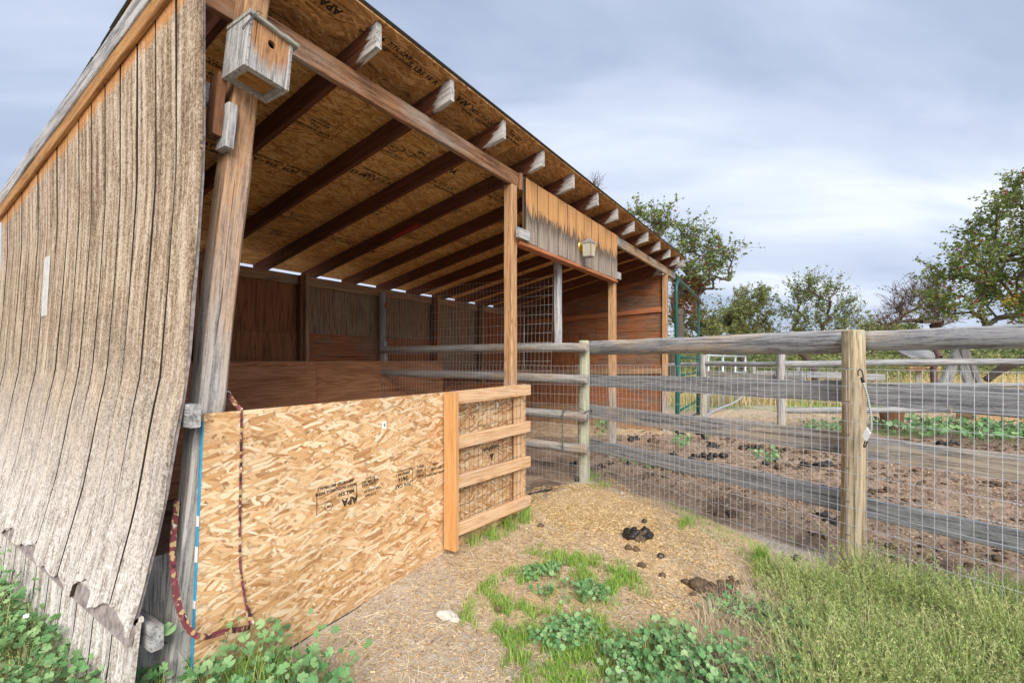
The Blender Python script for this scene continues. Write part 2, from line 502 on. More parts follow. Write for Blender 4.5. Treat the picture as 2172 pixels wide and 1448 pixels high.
M['bird_floor'] = wood('bird_floor', (.42, .20, .05), (.10, .03, .012), None, knots=False, grain=1.5)
M['lichen_wood'] = wood('lichen_wood', (.42, .40, .36), (.15, .14, .12), ((.36, .37, .31), (.15, .16, .12)), .3, grain=1.5)

NEWT = [(.34, .155, .055), (.60, .345, .155), (.74, .49, .265), (.86, .69, .47)]
M['osb_new'] = osb('osb_new', NEWT)
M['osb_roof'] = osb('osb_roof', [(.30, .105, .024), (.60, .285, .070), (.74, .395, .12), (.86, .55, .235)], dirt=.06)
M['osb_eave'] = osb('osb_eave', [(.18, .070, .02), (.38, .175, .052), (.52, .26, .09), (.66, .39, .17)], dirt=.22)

def siding_mat():
    t = NT('siding')
    c = t.vadd(t.pos(), t.comb(0., t.m('MULTIPLY', t.orand(), 7.0), 0.))
    p = t.sep(t.pos())
    streak = t.noise(t.mapping(c, scale=(9, 9, .55)), 3.2, 6, .65, .3)
    speck = t.noise(c, 95, 3, .7)
    speck2 = t.noise(c, 30, 4, .7)
    g = t.m('ADD', t.m('MULTIPLY', streak, .75), t.m('ADD', t.m('MULTIPLY', t.m('SUBTRACT', speck, .5), .55), t.m('MULTIPLY', speck2, .25)))
    tan = t.ramp(g, [(.36, (.105, .068, .040)), (.48, (.30, .215, .14)), (.62, (.56, .46, .345))])
    pale = t.ramp(g, [(.34, (.19, .145, .105)), (.46, (.43, .38, .33)), (.58, (.70, .67, .63))])
    low = t.rng(t.m('ADD', p[2], t.m('MULTIPLY', t.m('SUBTRACT', streak, .5), 3.2)), .55, 1.45, 1, 0)
    colr = t.mixc(low, tan, pale)
    # band sheltered by the barge board keeps its stain
    under = t.m('SUBTRACT', t.m('SUBTRACT', 3.235, t.m('MULTIPLY', p[1], .143)), p[2])
    band = t.rng(t.m('ADD', under, t.m('MULTIPLY', t.m('SUBTRACT', streak, .5), .20)), .045, .085, 1, 0)
    colr = t.mixc(band, colr, t.ramp(g, [(.3, (.30, .12, .035)), (.65, (.58, .29, .11))]))
    t.col(colr); t.set(Roughness=.9)
    t.bump(t.m('ADD', streak, speck), .55, .004)
    return t.mat
M['siding'] = siding_mat()
def header_mat():
    t = NT('header_siding')
    c = t.vadd(t.pos(), t.comb(t.m('MULTIPLY', t.orand(), 7.0), 0., 0.))
    p = t.sep(t.pos())
    streak = t.noise(t.mapping(c, scale=(11, 11, .8)), 3.5, 6, .7, .3)
    spike = t.noise(t.mapping(t.pos(), scale=(22, 1, 1.2)), 2.2, 4, .65)
    speck = t.noise(c, 110, 3, .7)
    g = t.m('ADD', t.m('MULTIPLY', streak, .8), t.m('MULTIPLY', speck, .3))
    top = t.ramp(g, [(.35, (.40, .19, .065)), (.70, (.66, .36, .155))])
    grey = t.ramp(g, [(.35, (.13, .105, .085)), (.72, (.46, .375, .30))])
    blk = t.ramp(g, [(.3, (.035, .028, .024)), (.75, (.14, .105, .08))])
    q = t.m('ADD', p[2], t.m('MULTIPLY', t.m('SUBTRACT', spike, .5), .55))
    line = t.m('SUBTRACT', 2.745, t.m('MULTIPLY', t.m('SUBTRACT', p[0], 3.5), -.008))
    dz = t.m('SUBTRACT', q, line)
    colr = t.mixc(t.rng(dz, -.02, .02, 1, 0), top, blk)
    colr = t.mixc(t.rng(dz, -.17, -.03, 1, 0), colr, grey)
    t.col(colr); t.bump(t.m('ADD', streak, t.m('MULTIPLY', speck, .5)), .5, .004)
    return t.mat
M['header'] = header_mat()
M['groove'] = plain('groove', (.035, .024, .016), .9)  # near-black brown standing in for shade between siding boards
M['grey_back'] = plain('grey_back', (.27, .225, .21), .95, var=.5, scale=30)
M['wall_back'] = plain('wall_back', (.12, .07, .04), .9)
M['ink'] = plain('ink', (.025, .02, .018), .8)
M['ink_old'] = plain('ink_old', (.022, .012, .008), .8)
M['blue_paint'] = plain('blue_paint', (.02, .33, .58), .6)
M['pale'] = plain('pale', (.50, .485, .46), .8, var=.2)
M['white'] = plain('white', (.78, .78, .76), .6)
M['black'] = plain('black', (.02, .02, .021), .5)
M['red_tape'] = plain('red_tape', (.55, .02, .02), .4)
M['orange'] = plain('orange', (.65, .12, .05), .6)
M['shingle'] = plain('shingle', (.085, .095, .09), .95, var=.5, scale=120)
M['wire'] = plain('wire', (.50, .51, .54), .5, .4)
M['wire_in'] = plain('wire_in', (.55, .52, .50), .45, .5)
M['wire_dark'] = plain('wire_dark', (.10, .09, .085), .6, .3)
M['steel'] = plain('steel', (.25, .255, .27), .45, .7)
M['nail'] = plain('nail', (.55, .55, .56), .4, .6)
M['brass'] = plain('brass', (.80, .55, .16), .28, .9, var=.2)
M['pewter'] = plain('pewter', (.36, .37, .36), .5, .5)
M['teal'] = plain('teal', (.014, .095, .082), .45, .1, var=.25)
M['silver'] = plain('silver', (.46, .50, .53), .4, .35)
M['dung'] = plain('dung', (.030, .025, .022), .42, 0, var=.7, scale=70, spec=.4)
M['dung_dry'] = plain('dung_dry', (.12, .078, .048), .95, 0, var=.5, scale=60)
M['wool'] = plain('wool', (.58, .53, .46), .95, var=.3, scale=40)
M['bag'] = plain('bag', (.78, .77, .78), .3, spec=.6)
def glass_mat():
    t = NT('lantern_glass')
    t.col((.62, .62, .52)); t.set(Roughness=.35)
    t.b.inputs['Transmission Weight'].default_value = .35
    return t.mat
M['glass'] = glass_mat()
def strap_mat():
    t = NT('strap')
    v = t.voro(t.mapping(t.pos(), scale=(70, 70, 60)), 1.0)
    r = t.sep(v.outputs['Color'])[0]
    t.col(t.ramp(r, [(0, (.17, .045, .05)), (.45, (.24, .085, .085)), (.62, (.46, .32, .15)), (.82, (.06, .03, .03)), (.95, (.60, .52, .42))], 'CONSTANT'))
    return t.mat
M['strap'] = strap_mat()
def rope_mat():
    t = NT('bungee')
    w = t.n.new('ShaderNodeTexWave'); w.inputs['Scale'].default_value = 26; t.l(t.pos(), w.inputs['Vector']); w.bands_direction = 'Z'
    t.col(t.ramp(w.outputs['Fac'], [(0, (.06, .10, .07)), (.55, (.75, .76, .72))], 'CONSTANT'))
    return t.mat
M['bungee'] = rope_mat()

def leaf_mat(name, cols, trans=.3, rough=.55, rw=.75, nw=.3, ns=3.0):
    t = NT(name)
    r = t.island()
    n = t.noise(t.pos(), ns, 3, .6)
    f = t.m('ADD', t.m('MULTIPLY', r, rw), t.m('MULTIPLY', n, nw))
    colr = t.ramp(f, [(i / (len(cols) - 1), c) for i, c in enumerate(cols)])
    t.col(colr); t.set(Roughness=rough); t.b.inputs['Specular IOR Level'].default_value = .3
    tr = t.n.new('ShaderNodeBsdfTranslucent'); t.l(colr, tr.inputs[0])
    mx = t.n.new('ShaderNodeMixShader'); mx.inputs[0].default_value = trans
    t.l(t.b.outputs[0], mx.inputs[1]); t.l(tr.outputs[0], mx.inputs[2])
    t.l(mx.outputs[0], t.n['Material Output'].inputs[0])
    return t.mat
M['mallow'] = leaf_mat('mallow', [(.045, .13, .045), (.10, .235, .08), (.17, .335, .125), (.26, .42, .18), (.37, .49, .23)], .15)
M['grass'] = leaf_mat('grass', [(.10, .24, .035), (.21, .41, .06), (.36, .55, .10), (.58, .58, .22)])
M['kochia'] = leaf_mat('kochia', [(.06, .14, .03), (.17, .30, .07), (.34, .45, .14), (.54, .57, .25), (.66, .57, .34)], .2, rw=.5, nw=.75, ns=5.0)
M['dry'] = leaf_mat('dry', [(.36, .25, .15), (.58, .44, .28), (.72, .59, .41), (.84, .74, .57)], .15)
M['shaving'] = leaf_mat('shaving', [(.38, .21, .08), (.64, .42, .185), (.79, .59, .31), (.90, .76, .51)], .1)
M['field_grass'] = leaf_mat('field_grass', [(.46, .34, .14), (.60, .46, .20), (.70, .57, .29), (.40, .40, .16)], .2)
M['apple_leaf'] = leaf_mat('apple_leaf', [(.075, .115, .028), (.15, .215, .05), (.26, .33, .09), (.42, .43, .16)], .5)
M['pale_leaf'] = leaf_mat('pale_leaf', [(.12, .15, .05), (.22, .26, .09), (.33, .36, .14), (.46, .44, .20)], .5)
M['far_leaf'] = leaf_mat('far_leaf', [(.07, .105, .04), (.13, .175, .065), (.21, .25, .10), (.32, .32, .14)], .3)
M['red_leaf'] = leaf_mat('red_leaf', [(.16, .03, .022), (.30, .06, .035), (.20, .15, .05)], .3)
M['brown_leaf'] = leaf_mat('brown_leaf', [(.10, .06, .035), (.18, .10, .06), (.24, .14, .08)], .2)
M['yellow_leaf'] = leaf_mat('yellow_leaf', [(.55, .33, .03), (.70, .48, .06), (.40, .35, .06)], .3)
M['apple'] = plain('apple', (.26, .03, .035), .35, var=.3)
M['bark'] = plain('bark', (.105, .080, .062), .95, var=.4, scale=30)
M['twig'] = plain('twig', (.115, .080, .068), .95, var=.3)
M['stem'] = leaf_mat('stem', [(.16, .26, .08), (.30, .32, .14), (.45, .36, .2)], .1)
M['flower'] = plain('flower', (.80, .74, .80), .7)
M['end_grain'] = wood('end_grain', (.46, .30, .17), (.24, .14, .07), None, grain=.6, knots=False)
M['brick_round'] = wood('stump_bark', (.30, .15, .075), (.13, .055, .028), None, axis='x', knots=False)

def ground_mat():
    t = NT('ground')
    p = t.pos()
    n1 = t.noise(p, 1.3, 5, .6); n2 = t.noise(p, 7, 6, .65); n3 = t.noise(p, 38, 6, .7); n4 = t.noise(p, 150, 3, .7)
    fine = t.m('ADD', t.m('MULTIPLY', n3, .55), t.m('MULTIPLY', n4, .45))
    def tone(a, b, c_): return t.ramp(t.m('ADD', t.m('MULTIPLY', fine, .75), t.m('MULTIPLY', n2, .25)), [(.34, a), (.50, b), (.66, c_)])
    dirt = tone((.26, .20, .155), (.60, .51, .42), (.80, .72, .62))
    saw = tone((.37, .23, .115), (.72, .515, .30), (.88, .74, .52))
    pad = tone((.12, .078, .052), (.36, .255, .18), (.62, .48, .36))
    pad = t.mixc(t.rng(t.noise(p, 2.3, 4, .6), .52, .66, 0, .75), pad, (.085, .055, .038))
    straw = tone((.40, .28, .17), (.60, .44, .28), (.74, .58, .40))
    field = tone((.42, .31, .13), (.60, .47, .21), (.70, .57, .29))
    green = tone((.10, .13, .04), (.20, .25, .08), (.34, .36, .14))
    def soft(a):
        return t.rng(t.m('ADD', t.attr(a), t.m('MULTIPLY', t.m('SUBTRACT', t.m('ADD', t.m('MULTIPLY', n1, .5), t.m('MULTIPLY', n2, .5)), .5), 1.1)), .35, .65)
    colr = t.mixc(soft('saw'), dirt, saw)
    colr = t.mixc(soft('pad'), colr, pad)
    colr = t.mixc(soft('straw'), colr, straw)
    colr = t.mixc(soft('field'), colr, field)
    colr = t.mixc(soft('green'), colr, green)
    t.col(colr); t.set(Roughness=.95)
    t.bump(t.m('ADD', t.m('MULTIPLY', n2, .8), t.m('ADD', n3, t.m('MULTIPLY', n4, .5))), .8, .025)
    return t.mat
M['ground'] = ground_mat()

# ------------------------------------------------------------------ ground
def build_ground():
    far = np.array([10, 11.2, 12.6, 14.5, 17, 20, 24, 30, 38, 50, 70, 100, 150, 250, 400, 700.])
    xs = np.concatenate([-far[::-1] + 9.6, np.arange(.2, 9.2, .026), far - .6])
    ys = np.concatenate([-far[::-1] + 6.0, np.arange(-3.6, 5.8, .028), far - 4])
    xs = np.unique(np.round(xs, 4)); ys = np.unique(np.round(ys, 4))
    X, Y = np.meshgrid(xs, ys, indexing='ij')
    Zh = gz(X, Y)
    nx, ny = X.shape
    V = np.stack([X.ravel(), Y.ravel(), Zh.ravel()], 1)
    i = np.arange(nx - 1)[:, None] * ny + np.arange(ny - 1)[None, :]
    i = i.ravel()
    Fc = np.stack([i, i + ny, i + ny + 1, i + 1], 1)
    me = fastmesh('ground', V, Fc, M['ground'], True)
    x, y = V[:, 0], V[:, 1]
    D = zdepth(x, y); L = xlat(x, y); pd = paddock(x, y)
    masks = {}
    q = ((x - 3.25) * .55 + (y - 1.35) * -.05) ** 2 / .55 + ((y - 1.25)) ** 2 / 1.15
    masks['saw'] = 1 - sstep(.25, 1.35, q) + .25 * (pd < 0)
    masks['pad'] = np.maximum(sstep(-.12, .30, pd) * (1 - sstep(7.6, 8.4, D - .10 * (L - 3))), sstep(1.85, 2.35, y) * (x > .7) * (x < 8.6) * (y < 5.4))
    masks['straw'] = sstep(7.7, 8.3, D - .1 * (L - 3)) * (1 - sstep(11, 13.5, D))
    masks['field'] = sstep(11.5, 15, D)
    band = np.exp(-((D - 7.9 - .05 * L) / .35) ** 2) * (L > 3.2) * .8 + np.exp(-((D - 13.2) / 1.6) ** 2) * .75
    masks['green'] = band
    for k, v in masks.items():
        a = me.attributes.new(k, 'FLOAT', 'POINT'); a.data.foreach_set('value', v.astype(np.float32))
    o = obj('ground', me)
    o['kind'] = 'structure'
    tag(o, 'trodden dirt, sawdust and dry paddock ground', 'ground')
build_ground()

# ------------------------------------------------------------------ the shelter
SH = thing('horse_shelter', (4.6, 3.7, .08), 'open-front wooden horse shelter with sloping strand board roof and leaning grey siding', 'shelter')
PITCH = .2
def rb(d): return 3.048 - PITCH * (d - 2.18)            # underside of the rafters
RX0, RX1, RY0, RY1 = .858, 8.84, 1.955, 5.53

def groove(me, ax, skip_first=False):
    # board sides inside the grooves are coloured dark to paint in the groove shade
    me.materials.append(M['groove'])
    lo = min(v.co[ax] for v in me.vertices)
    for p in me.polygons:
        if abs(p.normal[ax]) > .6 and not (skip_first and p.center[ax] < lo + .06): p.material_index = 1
def siding_boards():
    bz = [.30, .4, .655, .81, .98, 1.155, 1.33, 1.79, 2.2, 9]
    bb = [.262, .235, .176, .14, .113, .088, .056, .024, 0, 0]
    wall = obj('end_wall', mesh('end_wall', *board_sheet(), M['grey_back']), SH)
    y0 = 2.02
    for k in range(16):
        rg = random.Random(40 + k)
        ya, yb = y0 + k * .2032 + (.0085 if k else 0), y0 + (k + 1) * .2032 - .0085
        ztopa, ztopb = 3.235 - .143 * ya + .05, 3.235 - .143 * yb + .05
        zb = .455 + rg.uniform(-.035, .03)
        n = 26; m = 7
        V, Fc = [], []
        wav = rg.uniform(0, 6); curl = rg.uniform(.004, .016)
        for side in (0, 1):
            for i in range(n):
                for j in range(m):
                    s = j / (m - 1); y = ya + (yb - ya) * s
                    zt = ztopa + (ztopb - ztopa) * s
                    jag = (.028 * math.sin(s * 3.1 + wav) + rg.uniform(-.008, .008)) if i == 0 else 0
                    z = (zb + jag) + (zt - zb - jag) * (i / (n - 1)) ** 1.15
                    bulge = np.interp(z, bz, bb) * (1 - .12 * ((y - 2) / 3.2))
                    x = .858 - bulge + .0015 * math.sin(z * 3 + wav)
                    low = max(0, 1 - (z - zb) / .9)
                    x -= curl * low * (2 * s - 1) ** 2 * 1.2 * (1 if s > .5 else .3)   # boards cup and lift at the foot
                    y2 = y
                    if k == 0 and j == 0 and z < 1.9:
                        y2 += (fbm(z * 9, 3.3) - .3) * .035 * sstep(2.0, 1.6, z)
                    V.append((x + (.013 if side else 0), y2, z))
        g = n * m
        for i in range(n - 1):
            for j in range(m - 1):
                a = i * m + j
                Fc.append((a, a + m, a + m + 1, a + 1))
                Fc.append((g + a, g + a + 1, g + a + m + 1, g + a + m))
        for i in range(n - 1):
            a = i * m; Fc.append((a, g + a, g + a + m, a + m))
            a = i * m + m - 1; Fc.append((a, a + m, g + a + m, g + a))
        for j in range(m - 1):
            Fc.append((j, j + 1, g + j + 1, g + j))
            a = (n - 1) * m + j; Fc.append((a, g + a, g + a + 1, a + 1))
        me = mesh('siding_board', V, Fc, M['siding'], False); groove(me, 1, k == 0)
        obj('siding_board', me, wall)
        # skirt board under the ledge
        V, Fc = [], []
        yb2 = yb + .005
        zt = .46
        pts = [(.655 + .002 * rg.random(), ya), (.655 + .002 * rg.random(), yb2)]
        rows = 6
        for side in (0, 1):
            for i in range(rows):
                for j in range(4):
                    s = j / 3
                    z = -.06 + (zt + .06) * i / (rows - 1)
                    V.append((.668 - .05 * (1 - i / (rows - 1)) - .012 * rg.random() * (i < 3) - .010 * (2 * s - 1) ** 2 + side * .014, ya + (yb2 - ya) * s, z))
        g = rows * 4
        for i in range(rows - 1):
            for j in range(3):
                a = i * 4 + j
                Fc.append((a, a + 4, a + 5, a + 1)); Fc.append((g + a, g + a + 1, g + a + 5, g + a + 4))
            a = i * 4; Fc.append((a, g + a, g + a + 4, a + 4)); a += 3; Fc.append((a, a + 4, g + a + 4, g + a))
        for j in range(3):
            Fc.append((j, j + 1, g + j + 1, g + j)); a = (rows - 1) * 4 + j; Fc.append((a, g + a, g + a + 1, a + 1))
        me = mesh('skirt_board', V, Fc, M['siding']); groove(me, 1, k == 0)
        obj('skirt_board', me, wall)
    timber('ledge_strip', (.665, 2.03, .468), (.665, 5.26, .468), .03, .022, M['siding'], wall, n=14, jit=.004)
    # pale weathered strip nailed on
    timber('pale_strip', (.8285, 3.98, 1.67), (.8440, 3.98, 2.04), .11, .006, M['pale'], wall, up=(1, 0, 0), n=3)
    return wall
def board_sheet():
    bz = [.30, .4, .655, .81, .98, 1.155, 1.33, 1.79, 2.2, 9]
    bb = [.262, .235, .176, .14, .113, .088, .056, .024, 0, 0]
    V, Fc = [], []
    n = 16
    for side in (0, 1):
        for i in range(n):
            for y in (2.03, 5.27):
                zt = 3.235 - .143 * y + .04
                z = .385 + (zt - .385) * i / (n - 1)
                V.append((.873 - np.interp(z, bz, bb) * (1 - .12 * ((y - 2) / 3.2)) + side * .012, y, z))
    g = n * 2
    for i in range(n - 1):
        a = 2 * i
        Fc += [(a, a + 2, a + 3, a + 1), (g + a, g + a + 1, g + a + 3, g + a + 2), (a, g + a, g + a + 2, a + 2), (a + 1, a + 3, g + a + 3, g + a + 1)]
    Fc += [(0, 1, g + 1, g), (2 * n - 2, g + 2 * n - 2, g + 2 * n - 1, 2 * n - 1)]
    return V, Fc
WALL = siding_boards()
# studs and girts inside the end wall, their ends poking past the siding
for z, x in ((1.185, .812), (.39, .690)):
    box('girt', (x, 2.0, z - .045), (x + .042, 5.1, z + .045), M['grey_wood'], SH, axis='y')
box('corner_stud', (.885, 4.98, .05), (.975, 5.10, 2.40), M['stud'], SH, axis='z')

# posts along the front; the first one leans
def sq_post(p0, p1, w, mat, name='post', jit=.002, n=9):
    return timber(name, p0, p1, w, w, mat, SH, up=(0, 1, 0), jit=jit, n=n, bev=.009)
def lean_x(z): return .81 + .1035 * z
POST1 = sq_post((lean_x(-.1), 2.132, -.1), (lean_x(3.06), 2.132, 3.06), .102, M['post_near'], jit=.004, n=14)
sq_post((3.402, 2.226, 0), (3.402, 2.226, 2.92), .09, M['post_brown'])
sq_post((5.852, 2.226, 0), (5.852, 2.226, 2.92), .09, M['post_brown'])
sq_post((8.446, 2.226, -.02), (8.446, 2.226, 2.92), .09, M['post_brown'])
# front beams
box('front_beam', (.885, 2.184, 2.922), (3.50, 2.224, 3.046), M['beam'], SH, n=8)
box('front_beam', (5.86, 2.184, 2.922), (9.02, 2.224, 3.046), M['beam_pale'], SH, n=8)
box('front_beam', (3.505, 2.186, 2.924), (5.856, 2.224, 3.044), M['beam'], SH, n=8)
box('splice_block', (3.462, 2.160, 2.900), (3.502, 2.182, 3.046), M['beam'], SH, axis='z')
# header clad in grooved siding
hd = box('header', (3.53, 2.166, 2.47), (5.83, 2.182, 3.02), M['wall_back'], SH)
for k in range(11):
    a = 3.53 + k * .2092
    box('siding_board', (a + .0035, 2.148, 2.452 - .004 * (k % 3)), (a + .2092 - .0035, 2.164, 3.022 - .003 * (k % 2)), M['header'], hd, axis='z', bev=.002, jit=.0004)
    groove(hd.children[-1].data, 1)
box('sill_board', (3.44, 2.150, 2.412), (5.86, 2.24, 2.447), M['beam'], hd)
M['trim_red'] = wood('trim_red', (.50, .20, .09), (.30, .10, .04), None)
hd.children[-1].data.materials[0] = M['trim_red']
box('nailer', (3.365, 2.120, 2.452), (3.56, 2.147, 2.542), M['grey_wood'], hd)
box('nailer', (5.80, 2.120, 2.452), (5.905, 2.147, 2.542), M['grey_wood'], hd)

# rafters share one mesh: local x from the front end back
RL = (RY1 - 1.975) * math.sqrt(1 + PITCH ** 2)
raf_me = timber_mesh('rafter', RL, .038, .135, M['rafter'], n=10, jit=.0012, seed=5, bev=.003, skew=-PITCH)
for i in range(-1, 13):
    x = 1.717 + .61 * i
    if i == 12: x = 8.72
    if i == -1: x = 1.107
    p0 = Vector((x, 1.975, rb(1.975) + .066)); p1 = Vector((x, RY1, rb(RY1) + .066))
    obj('rafter', raf_me, SH, frame(p0, p1))
RAF = [1.717 + .61 * i for i in range(13)]
# red tape on one rafter
xr = RAF[2]
def on_rafter(x, d, dz=0): return Vector((x, d, rb(d) + dz))
timber('red_tape', on_rafter(xr + .61 - .0205, 3.45, .012), on_rafter(xr + .61 - .0205, 3.85, .012), .0015, .02, M['red_tape'], SH)

# roof: felt slab > sheathing panels, shingle courses, printed stamps
def roof_slab(name, x0, x1, y0, y1, o0, o1, mat, parent):
    """sheet lying on the roof slope, local x along the eave, local y up the slope"""
    L = (y1 - y0) * math.sqrt(1 + PITCH ** 2)
    th = (o1 - o0)
    p = Vector((x0, (y0 + y1) / 2, rb((y0 + y1) / 2) + .135 + (o0 + o1) / 2))
    up = Vector((0, PITCH, 1)).normalized()
    me = timber_mesh(name, x1 - x0, L, th, mat, bev=.001, n=3, jit=.0004, seed=int(x0 * 100 + y0 * 1000))
    return obj(name, me, parent, frame(p, p + Vector((1, 0, 0)), up))
ROOF = roof_slab('roof', RX0, RX1, RY0 + .005, RY1, .0155, .0185, M['black'], SH)
rows = [(RY0, 2.50), (2.504, 3.70), (3.704, 4.89), (4.894, RY1)]
for r, (a, b) in enumerate(rows):
    x = RX0 - (1.2 if r % 2 else 0)
    while x < RX1:
        xa, xb = max(x, RX0), min(x + 2.438, RX1)
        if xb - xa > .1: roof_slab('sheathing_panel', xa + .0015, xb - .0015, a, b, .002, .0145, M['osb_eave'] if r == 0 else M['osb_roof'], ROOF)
        x += 2.44
k = 0
y = RY0 - .015
while y < RY1 - .1:
    rg = random.Random(k)
    roof_slab('shingle_course', RX0 - .004 - rg.uniform(0, .010), RX1 + .02, y, y + .16, .0190 + .002 * (k % 2), .0225 + .003 * (k % 2), M['shingle'], ROOF)
    y += .14; k += 1
# barge boards on the left end: grey face board and a stained trim below it
def bl(d, o): return 3.235 - .143 * d + o
timber('barge_board', (.840, 1.93, bl(1.93, .120)), (.840, 5.44, bl(5.44, .120)), .024, .095, M['fascia'], SH, n=12, jit=.003)
timber('barge_trim', (.846, 1.95, bl(1.95, .034)), (.846, 5.42, bl(5.42, .034)), .020, .072, M['trim_under'], SH, n=8)
timber('barge_board', (8.80, 1.96, rb(1.96) + .07), (8.80, 5.5, rb(5.5) + .07), .03, .13, M['fascia'], SH, n=6)

# back wall: plywood bays, posts, plate, kick boards
BW = box('back_wall', (.90, 5.195, .05), (8.476, 5.21, 2.40), M['wall_back'], SH)
bays = [.90, 2.12, 3.30, 4.485, 5.60, 6.80, 8.40]
for i in range(6):
    m_ = M['ply_red'] if i in (0, 1, 5) else M['ply_dark']
    box('plywood_panel', (bays[i] + .012, 5.165, .04), (bays[i + 1] - .004 - (.012 if i == 1 else 0), 5.181, 2.39), m_, BW)
    if i >= 1: box('lower_panel', (bays[i] + .05, 5.145, .05), (bays[i + 1] - .05, 5.163, 1.72 if i < 4 else 1.25), M['ply_red'] if i != 2 else M['ply_rust'], BW)
box('back_plate', (.90, 5.115, 2.292), (8.40, 5.143, 2.405), M['plate'], SH, n=10, jit=.003)
for i, x in enumerate((2.12, 3.30, 5.60, 6.80)):
    box('back_post', (x - .075, 5.06, .04), (x - .03, 5.142, 2.40), M['stud'], SH, axis='z')
    box('back_post', (x - .027, 5.03, .04), (x + .018, 5.112, 2.425), M['plate'] if i != 2 else M['trim_under'], SH, axis='z')
for a, b in ((.92, 3.395), (3.40, 5.66)):
    box('kick_board', (a, 5.005, .10), (b, 5.022, 1.385), M['ply_kick'], SH)
box('kick_board', (5.70, 5.005, .12), (8.38, 5.022, .98), M['ply_rust'], SH)
box('kick_rail', (5.70, 4.96, 1.10), (8.36, 5.0, 1.20), M['plate'], SH)
# far end wall
FW = box('far_wall', (8.475, 2.20, .08), (8.492, 5.19, 2.9), M['wall_back'], SH, axis='y')
for (a, b, z0, z1, mt) in ((2.29, 3.55, 1.92, 2.93, 'ply_rust'), (3.556, 5.16, 1.92, 2.68, 'ply_rust'), (2.29, 3.70, .50, 1.915, 'ply_rust'), (3.706, 5.16, .50, 1.915, 'ply_red')):
    box('plywood_panel', (8.452, a, z0), (8.473, b, z1), M[mt], FW, axis='y')
box('bottom_plank', (8.445, 2.29, .09), (8.470, 5.1, .27), M['plate'], FW, axis='y')
box('bottom_plank', (8.440, 2.29, .275), (8.470, 5.1, .495), M['plate'], FW, axis='y')
timber('girt', (8.43, 2.28, 2.30), (8.43, 5.10, 2.19), .04, .085, M['trim_red'], FW, n=6)
timber('girt', (8.43, 2.28, 1.20), (8.43, 5.10, 1.13), .04, .10, M['plate'], FW, n=6)
timber('rafter', (8.425, 2.25, rb(2.25) - .02), (8.425, 5.1, rb(5.1) - .02), .036, .14, M['rafter'], SH, n=4)
# scrap blocks nailed on the leaning post and the plank standing in the gap
timber('scrap_block', (lean_x(2.44) - .112, 2.115, 2.335), (lean_x(2.56) - .100, 2.115, 2.60), .075, .038, M['stud'], SH, up=(1, 0, 0))
timber('scrap_block', (lean_x(2.36) - .072, 2.085, 2.285), (lean_x(2.47) - .066, 2.085, 2.475), .085, .036, M['grey_wood'], SH, up=(1, 0, 0))
timber('scrap_block', (.865, 2.14, 2.53), (1.06, 2.20, 2.53), .04, .09, M['grey_wood'], SH)
timber('gap_plank', (.760, 2.205, -.02), (.772, 2.215, .615), .022, .145, M['grey_wood'], SH, up=(1, 0, 0), n=6)

# printed stamps on the roof sheathing
def text_geo(s, size, bold=0.0):
    bold += size * .012
    cu = bpy.data.curves.new('print', 'FONT'); cu.body = s; cu.size = size; cu.resolution_u = 1; cu.offset = bold
    cu.align_x = 'CENTER'; cu.align_y = 'CENTER'
    o = bpy.data.objects.new('print', cu); COL.objects.link(o)
    dg = bpy.context.evaluated_depsgraph_get()
    me = bpy.data.meshes.new_from_object(o.evaluated_get(dg))
    V = [v.co.copy() for v in me.vertices]; Fc = [tuple(p.vertices) for p in me.polygons]
    bpy.data.objects.remove(o); bpy.data.meshes.remove(me); bpy.data.curves.remove(cu)
    return V, Fc
def quad(x0, y0, x1, y1): return [Vector((x0, y0, 0)), Vector((x1, y0, 0)), Vector((x1, y1, 0)), Vector((x0, y1, 0))], [(0, 1, 2, 3)]
def shift(g, dx, dy): return [v + Vector((dx, dy, 0)) for v in g[0]], g[1]
def stamp_box(w, h, lines, dashed=True):
    ps = []
    if dashed:
        n = int(w / .016)
        for i in range(n):
            x = -w / 2 + w * i / n
            ps += [quad(x, h / 2 - .006, x + .010, h / 2), quad(x, -h / 2, x + .010, -h / 2 + .006)]
        n = int(h / .016)
        for i in range(n):
            y = -h / 2 + h * i / n
            ps += [quad(-w / 2, y, -w / 2 + .006, y + .010), quad(w / 2 - .006, y, w / 2, y + .010)]
    else:
        ps += [quad(-w / 2, h / 2 - .004, w / 2, h / 2), quad(-w / 2, -h / 2, w / 2, -h / 2 + .004), quad(-w / 2, -h / 2, -w / 2 + .004, h / 2), quad(w / 2 - .004, -h / 2, w / 2, h / 2)]
    for (s, size, dy) in lines: ps.append(shift(text_geo(s, size, .0008), 0, dy))
    return merge(ps)
G_BOX = stamp_box(.26, .11, [('RATED SHEATHING', .024, .030), ('7/16', .030, .0), ('EXPOSURE 1', .022, -.030)])
G_BOX2 = stamp_box(.22, .09, [('APA', .036, .012), ('MILL 530', .020, -.024)], False)
G_TXT = merge([shift(text_geo('24/16  7/16 CAT', .042, .0012), 0, .03), shift(text_geo('EXPOSURE 1   SIZED FOR SPACING', .024, .0008), 0, -.012), quad(-.2, .058, .2, .061)])
G_APA = merge([text_geo('APA', .062, .002), quad(-.09, .04, .09, .044), quad(-.09, -.044, .09, -.040)])
G_LBS = merge([text_geo('S. LBS 15 A', .052, .0015), quad(-.19, .032, .19, .036)])
